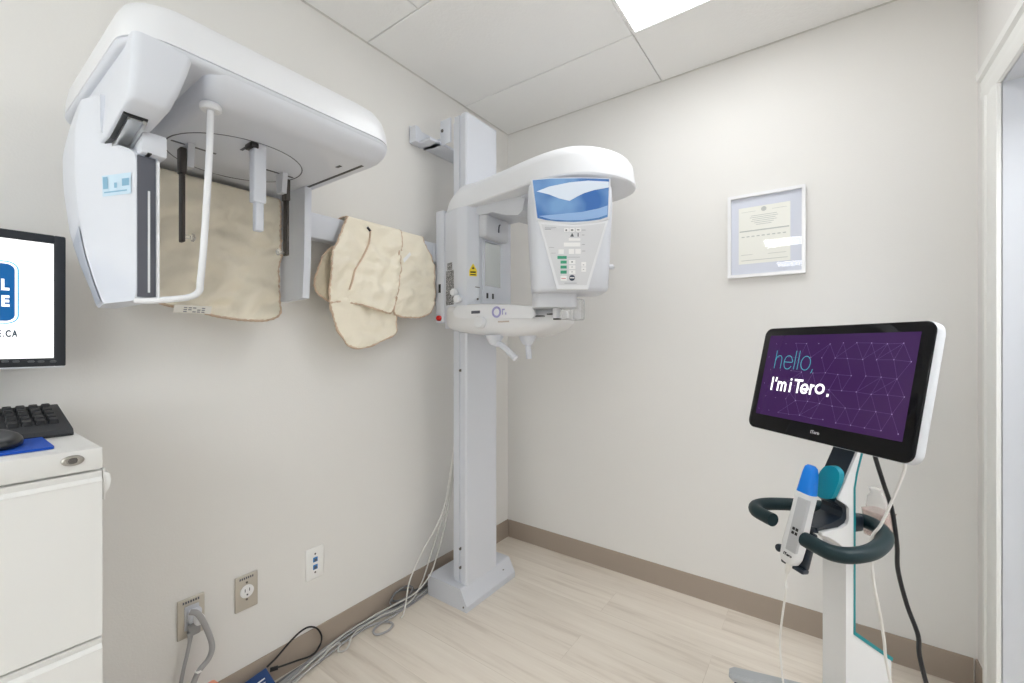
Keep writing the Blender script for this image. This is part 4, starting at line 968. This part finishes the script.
# black neck and cradle
b = BM()
prism(b, [(.098, .935), (.083, .90), (.066, .857), (.001, .737), (.005, .729), (.012, .733), (.076, .856), (.106, .93)], 0, PC-.0365, PC+.030, bev=.001)
prism(b, [(.005, .731), (.031, .712), (.038, .702), (.039, .67), (.032, .658), (.010, .648), (-.058, .643), (-.060, .650), (-.04, .655), (-.01, .662), (.020, .674), (.027, .690), (.024, .703), (.000, .722)], 0, PC-.0365, PC+.030, bev=.001)
prism(b, rrect(-.032, .028, -.068, -.02, .015, 5), 2, .634, .650, bev=.004)
cradle = obj('cradle', b, NAVYP, cart, local=True, angle=35)
b = BM(); pc = [ray_at(u, v, yb=-.008) for u, v in ((817, 482), (821, 471), (826, 465.5), (835, 466), (841, 472), (840, 482), (832.5, 499), (825, 499), (817, 495), (812, 490.5))]
prism(b, dense([(p.x, p.z) for p in pc], .006, it=2), 1, -.012, .004, bev=.004, seg=3); obj('teal_pad', b, TEALP, cart, local=True, angle=40, label='rounded teal pad')
# screen head
SCEN, SYAW, SPIT, SROL = (1.5626, -.5278, 1.0575), -2.31, .2355, .0104
sya = SYAW; sn = Vector((math.cos(sya)*math.cos(SPIT), math.sin(sya)*math.cos(SPIT), math.sin(SPIT)))
su = (Vector((0, 0, 1)) - sn*sn.z).normalized(); sr = su.cross(sn)
# slight roll
rl = SROL; sr, su = sr*math.cos(rl)+su*math.sin(rl), su*math.cos(rl)-sr*math.sin(rl)
SC = Vector(SCEN); MS = Matrix((sr, su, sn)).transposed().to_4x4(); MS.translation = SC
SW, SH = .53, .356
b = BM(); t_ = bmesh.new()
def sring(ins, z, r=.026): return [(x, y, z) for x, y in rrect(-SW/2+ins, SW/2-ins, -SH/2+ins, SH/2-ins, r, 8)]
loft(t_, [sring(.05, -.050), sring(.016, -.043), sring(.005, -.036), sring(.0, -.026), sring(.0, -.006), sring(.002, -.003)])
add(b, t_, MS); disp = obj('touchscreen', b, mat('screen_shell_grey_white', (.60, .62, .65), .35), cart, angle=45)
b = BM(); t_ = bmesh.new(); loft(t_, [sring(.002, -.004), sring(.001, -.001), sring(.002, .001), sring(.004, .0022)]); add(b, t_, MS); obj('glass', b, GLASSB, disp, angle=40)
# display area from measured corners (in screen frame)
def s_at(u, v, h=.0023):
    d = FW + RT*((u-512)/F_PX) + Vector((0, 0, (341.5-v)/F_PX)); t = (SC+sn*h-CAM).dot(sn)/d.dot(sn); q = CAM+d*t-SC; return (q.dot(sr), q.dot(su))
q4 = [s_at(*p) for p in ((771.8, 334.9), (921.7, 332.9), (901.8, 443.7), (755.4, 411.6))]
DX0, DX1, DZ0, DZ1 = (q4[0][0]+q4[3][0])/2, (q4[1][0]+q4[2][0])/2, (q4[2][1]+q4[3][1])/2, (q4[0][1]+q4[1][1])/2
b = BM(); box(b, DX0, DX1, DZ0, DZ1, .0018, .0026, M=MS); obj('display', b, PURPLE, disp, smooth=False)
def stext(s, size, x, y, h, off, **k): return text_bm(s, size, MS @ Matrix.Translation((x, y, h)), off=off, **k)
TXC = mat('text_cyan', (.02, .1, .14), .4, emit=(.05, .42, .52), estr=.9); TXW = mat('text_white', (.9, .9, .9), .4, emit=(.95, .93, .97), estr=.95)
def strokes(paths, width, p0, p1, ytop, wunits, h=.0034):
    """lettering drawn as flat strokes; paths in units of the cap height, run scaled between measured ends"""
    sx = (p1[0]-p0[0])/wunits; sy = ytop-p0[1]; b = BM()
    for k, (pts, sm) in enumerate(paths):
        P = [Vector((x*sx, y*sy, 0)) for x, y in pts]
        if sm: P = crom(P, 6)
        L, R = [], []
        for i, p in enumerate(P):
            a, c = P[max(i-1, 0)], P[min(i+1, len(P)-1)]; d = (c-a).normalized(); nr = Vector((-d.y, d.x, 0))*width/2
            L.append(p+nr); R.append(p-nr)
        hh = h+k*.00002; W = lambda v: MS @ Vector((v.x+p0[0], v.y+p0[1], hh))
        A = [b.verts.new(W(v)) for v in L]; B = [b.verts.new(W(v)) for v in R]
        for i in range(len(P)-1): b.faces.new((A[i], A[i+1], B[i+1], B[i]))
    return b
def loop_o(x, w, xh, y0=0., n=16):
    return [(x+w/2+w/2*math.cos(2*PI*k/n), y0+xh/2+(xh/2-y0)*math.sin(2*PI*k/n)) for k in range(n+1)]
thin = [([(0, 0), (0, 1)], 0), ([(0, .42), (.05, .60), (.17, .71), (.28, .69), (.34, .58), (.35, .42), (.35, 0)], 1),
        ([(.51, .38), (.93, .38), (.91, .54), (.83, .68), (.72, .72), (.60, .67), (.53, .53), (.51, .36), (.54, .17), (.62, .04), (.73, 0), (.84, .04), (.92, .16)], 1),
        ([(1.08, 0), (1.08, 1)], 0), ([(1.26, 0), (1.26, 1)], 0), (loop_o(1.41, .46, .72), 1), ([(2.02, .07), (2.01, -.04), (1.97, -.14)], 1)]
obj('lettering', strokes(thin, .0021, s_at(774.3, 368.2), s_at(812.3, 371), s_at(776.2, 350.6)[1], 2.02), TXC, disp, smooth=False, recalc=False, label='thin cyan lettering')
bw_ = .1
bold = [([(bw_, 0), (bw_, 1)], 0), ([(.42, 1), (.42, .86), (.39, .68)], 0),
        ([(.65, 0), (.65, .73)], 0), ([(.65, .46), (.71, .60), (.82, .65), (.92, .60), (.97, .46), (.97, 0)], 1), ([(.97, .46), (1.03, .60), (1.14, .65), (1.24, .60), (1.29, .46), (1.29, 0)], 1),
        ([(1.70, 0), (1.70, .73)], 0), ([(1.70, .85), (1.70, 1.0)], 0), ([(1.98, .91), (2.66, .91)], 0), ([(2.32, 0), (2.32, .95)], 0),
        ([(2.60, .33), (3.08, .33), (3.06, .47), (2.98, .61), (2.86, .65), (2.73, .60), (2.63, .48), (2.60, .33), (2.64, .19), (2.74, .09), (2.87, .08), (2.99, .12), (3.07, .20)], 1),
        ([(3.32, 0), (3.32, .73)], 0), ([(3.32, .40), (3.37, .55), (3.45, .62), (3.56, .64)], 1), (loop_o(3.70, .56, .74, .09), 1), ([(4.60, 0), (4.60, .20)], 0)]
obj('lettering', strokes(bold, .0066, s_at(770.2, 389.8), s_at(829, 397.2), s_at(772.6, 376.8)[1], 4.7), TXW, disp, smooth=False, recalc=False, label='bold white lettering')
obj('lettering', stext('iTero', .013, 0, -.151, .0024, .0003, align='CENTER'), mat('text_logo', (.6, .6, .62), .4), disp, smooth=False)
# faint constellation pattern
rnd = random.Random(3); nodes = []
for i in range(12):
    for j in range(6):
        nodes.append((DX0+.012+i*.0405+rnd.uniform(-.002, .002) + (.018 if j % 2 else 0), DZ0+.018+j*.046+rnd.uniform(-.002, .002)))
nodes = [q for q in nodes if q[0] < DX1-.004]
b = BM()
def sline(p, q, w):
    d = Vector((q[0]-p[0], q[1]-p[1])).normalized()*w; nrm = Vector((-d.y, d.x))
    b.faces.new([b.verts.new(MS @ Vector((x, y, .00272))) for x, y in ((p[0]-nrm.x, p[1]-nrm.y), (q[0]-nrm.x, q[1]-nrm.y), (q[0]+nrm.x, q[1]+nrm.y), (p[0]+nrm.x, p[1]+nrm.y))])
for i, p in enumerate(nodes):
    ds = sorted((math.dist(p, q), j) for j, q in enumerate(nodes) if j > i and q[0] > -.12)[:3]
    for dd_, j in ds:
        if dd_ < .075 and rnd.random() < .8 and p[0] > -.16: sline(p, nodes[j], .00035)
obj('line_pattern', b, mat('pattern_violet', (.10, .05, .16), .4, emit=(.058, .023, .100), estr=.95), disp, smooth=False)
b = BM()
for p in nodes:
    s_ = .0014 if p[0] > -.10 else .0009; q = [(p[0]+s_*math.cos(a*PI/4), p[1]+s_*math.sin(a*PI/4)) for a in range(8)]
    b.faces.new([b.verts.new(MS @ Vector((x, y, .0029))) for x, y in q])
obj('dot_pattern', b, mat('pattern_dot', (.4, .3, .5), .4, emit=(.18, .11, .25), estr=.9), disp, smooth=False)
b = BM(); box(b, -.05, .05, -.10, .06, -.075, -.048, bev=.008, M=MS); obj('rear_mount', b, CARTW, disp)
b = BM(); box(b, PC-.030, PC+.034, .056, .082, .874, .905, bev=.003); obj('beige_block', b, mat('beige_block', (.62, .58, .48), .5), cart, local=True)

# scanner wand resting in the cradle
wt = ray_at(812.5, 469.5, yb=-.062); wb = ray_at(789.5, 563, yb=-.116)
wtw = CO + cr*wt.x - cn*wt.y + Vector((0, 0, wt.z)); wbw = CO + cr*wb.x - cn*wb.y + Vector((0, 0, wb.z))
wax = (wtw-wbw).normalized(); wl = (wtw-wbw).length
view = (CAM-wbw).normalized(); wfr = (cn*.985 + cr*.17); wfr = (wfr-wax*wfr.dot(wax)).normalized(); wsd = wax.cross(wfr)*-1
MW = Matrix((wfr.cross(wax)*-1 if wfr.cross(wax).dot(cr) < 0 else wfr.cross(wax), wfr, wax)).transposed(); 
if MW.determinant() < 0: MW = Matrix((-(MW.transposed()[0]), wfr, wax)).transposed()
wand = thing('scanner_wand', 'white handheld scanner with a blue tip resting in the cart cradle', 'scanner', wbw, rot=MW)
# local: x side, y front, z along the wand
def wr(z, hx, hy, cy=0., r=.35, cx=0.): return [(x*.9+cx, y+cy, z) for x, y in rrect(-hx, hx, -hy, hy, min(hx, hy)*r*2 if r < .5 else min(hx, hy)*.95, 5)]
s = wl/.245
def Lz(l): return [[(x, y, z*s) for x, y, z in r] for r in l]
b = BM(); loft(b, Lz([wr(0, .016, .012), wr(.004, .023, .018), wr(.018, .0285, .022), wr(.05, .030, .024), (wr(.09, .0285, .024)), wr(.14, .0270, .022), wr(.175, .0275, .021), wr(.184, .0275, .021)]))
wbdy = obj('wand_body', b, CARTW, wand, local=True, angle=60)
b = BM(); loft(b, Lz([wr(.182, .0262, .0205, 0), wr(.195, .0246, .0195, -.001, cx=.001), wr(.215, .0225, .0175, -.004, cx=.004), wr(.235, .0200, .0150, -.008, cx=.008), wr(.247, .0165, .012, -.011, cx=.011), wr(.252, .010, .007, -.012, cx=.0125)]))
obj('wand_tip', b, BLUET, wand, local=True, angle=60, label='bright blue tip')
b = BM(); box(b, -.0245, .0065, .010, .0252, .035*s, .172*s, bev=.003); obj('grey_inlay', b, mat('wand_grey', (.48, .49, .51), .4), wbdy, local=True)
b = BM()
for i in (-1, 1):
    for j in (-1, 1):
        box(b, i*.0048-.0125, i*.0048-.0055, .0250, .0262, .088*s+j*.006-.004, .088*s+j*.006+.004)
obj('touch_mark', b, BLACK, wbdy, local=True, smooth=False)
MTW = Matrix.Translation((-.004, .0238, .024*s)) @ Matrix.Rotation(PI/2, 4, 'X') @ Matrix.Rotation(PI, 4, 'Y')
b = text_bm('iTero', .011, MTW, off=.0004, align='CENTER'); obj('lettering', b, BLACK, wbdy, local=True, smooth=False)
b = BM(); lathe(b, [(.009, 0), (.008, -.012), (.006, -.026), (.004, -.032)], 14); obj('strain_relief', b, CABLEW, wand, local=True)
b = BM(); box(b, -.033, .033, -.042, -.0255, -.006, .09*s, bev=.006); box(b, -.034, .034, -.040, -.012, -.016, -.003, bev=.004)
lathe(b, [(.004, -.03), (.011, -.028), (.012, -.02), (.008, -.012)], 14, Matrix.Translation((.044, -.034, .02)) @ Matrix.Rotation(PI/2, 4, 'X')); box(b, .028, .046, -.040, -.030, .012, .028, bev=.002)
b.transform(WM[wand.name]); 
ck = obj('wand_holder', b, NAVYP, cart)
# wand cable
def Wd(p): return CO + cr*p.x - cn*p.y + Vector((0, 0, p.z))
pts = [wbw-wax*.028, wbw-wax*.045+Vector((0, 0, -.01))] + [Wd(ray_at(u, v, yb=-.136)) for i, (u, v) in enumerate(((786, 590), (782.5, 615), (780, 640), (781, 662), (783.5, 685), (788, 715)))]
pts += [Vector((pts[-1].x+.01, pts[-1].y, .02))]
cable('thin white cord hanging from the blue-tipped scanner', pts, .0028, CABLEW, 'scanner_cable', 'cords on the scanner cart')
# cords from the back of the screen
pts = [Wd(ray_at(u, v, yb=yb)) for u, v, yb in ((900, 452, .06), (905, 466, .06), (898, 487, .055), (888, 510, .045), (880, 526, .03), (872, 537, .02), (871, 556, .02), (874, 585, .03), (879, 610, .05), (884, 640, .09), (886, 660, .10), (892, 690, .11), (898, 720, .12))]
cable('white cord hanging from the right side of the touchscreen', pts, .0036, CABLEW, 'hanging_cable', 'cords on the scanner cart')
pts = [Wd(ray_at(u, v, yb=yb)) for u, v, yb in ((872, 445, .075), (877, 463, .085), (884, 485, .10), (892, 510, .13), (897, 545, .14), (898, 570, .15), (907, 605, .16), (918, 635, .17), (919.5, 655, .18), (927, 686, .19), (935, 715, .20))]
cable('thick black power cord hanging from the touchscreen', pts, .0055, BLACK, 'hanging_cable', 'cords on the scanner cart')
# small clear bag in a pinkish tub hooked behind the handle
cup = thing('plastic_tub', 'small pinkish clear plastic tub hooked inside the cart handle', 'tub', CO+cr*.10-cn*.075+Vector((0, 0, .60)))
cpos = Wd(Vector((.018, .172, 0)))
PINK = mat('tub_pinkish_clear', (.80, .62, .57), .2, trans=.4, alpha=.5)
b = BM()
cM = Matrix.Translation((cpos.x, cpos.y, 0)) @ Matrix.Rotation(math.atan2(cr.y, cr.x), 4, 'Z')
t_ = bmesh.new()
loft(t_, [[(x, y, z) for x, y in rrect(-w_, w_, -d_, d_, .008, 4)] for w_, d_, z in ((.030, .022, .60), (.034, .026, .675), (.035, .027, .677), (.0325, .0245, .675), (.029, .021, .603))])
add(b, t_, cM); obj('tub', b, PINK, cup, angle=50)
b = BM(); t_ = bmesh.new()
rings = []
for k, (r_, z) in enumerate(((.028, .606), (.029, .655), (.030, .685), (.026, .71), (.014, .727), (.018, .740), (.004, .745))):
    rings.append([(r_*(1+.22*noise.noise((a*.9, z*40, 2)))*math.cos(a*PI/10)-.006*k*.3, r_*.75*(1+.3*noise.noise((a*.7, z*50, 7)))*math.sin(a*PI/10), z) for a in range(20)])
loft(t_, rings); add(b, t_, cM); obj('clear_bag', b, mat('bag_clear', (.85, .80, .78), .25, trans=.3, alpha=.35), cup, angle=30)

# ------------------------------------------------------------------ light and camera
w = bpy.data.worlds.new('room_ambient'); scene.world = w; w.use_nodes = True
w.node_tree.nodes['Background'].inputs['Color'].default_value = (.9, .95, 1, 1); w.node_tree.nodes['Background'].inputs['Strength'].default_value = .3
cd = bpy.data.cameras.new('camera'); cam = bpy.data.objects.new('camera', cd); COL.objects.link(cam)
cam.location = CAM; cam.rotation_euler = (PI/2, 0, YAW); cd.sensor_width = 36; cd.lens = F_PX*36/1024; cd.clip_start = .02
scene.camera = cam
vs = scene.view_settings; vs.view_transform = 'Standard'; vs.look = 'None'; vs.gamma = 1; vs.use_curve_mapping = False; vs.exposure = 0.14
scene.cycles.use_denoising = True; scene.cycles.max_bounces = 14; scene.cycles.diffuse_bounces = 10; scene.cycles.transparent_max_bounces = 12
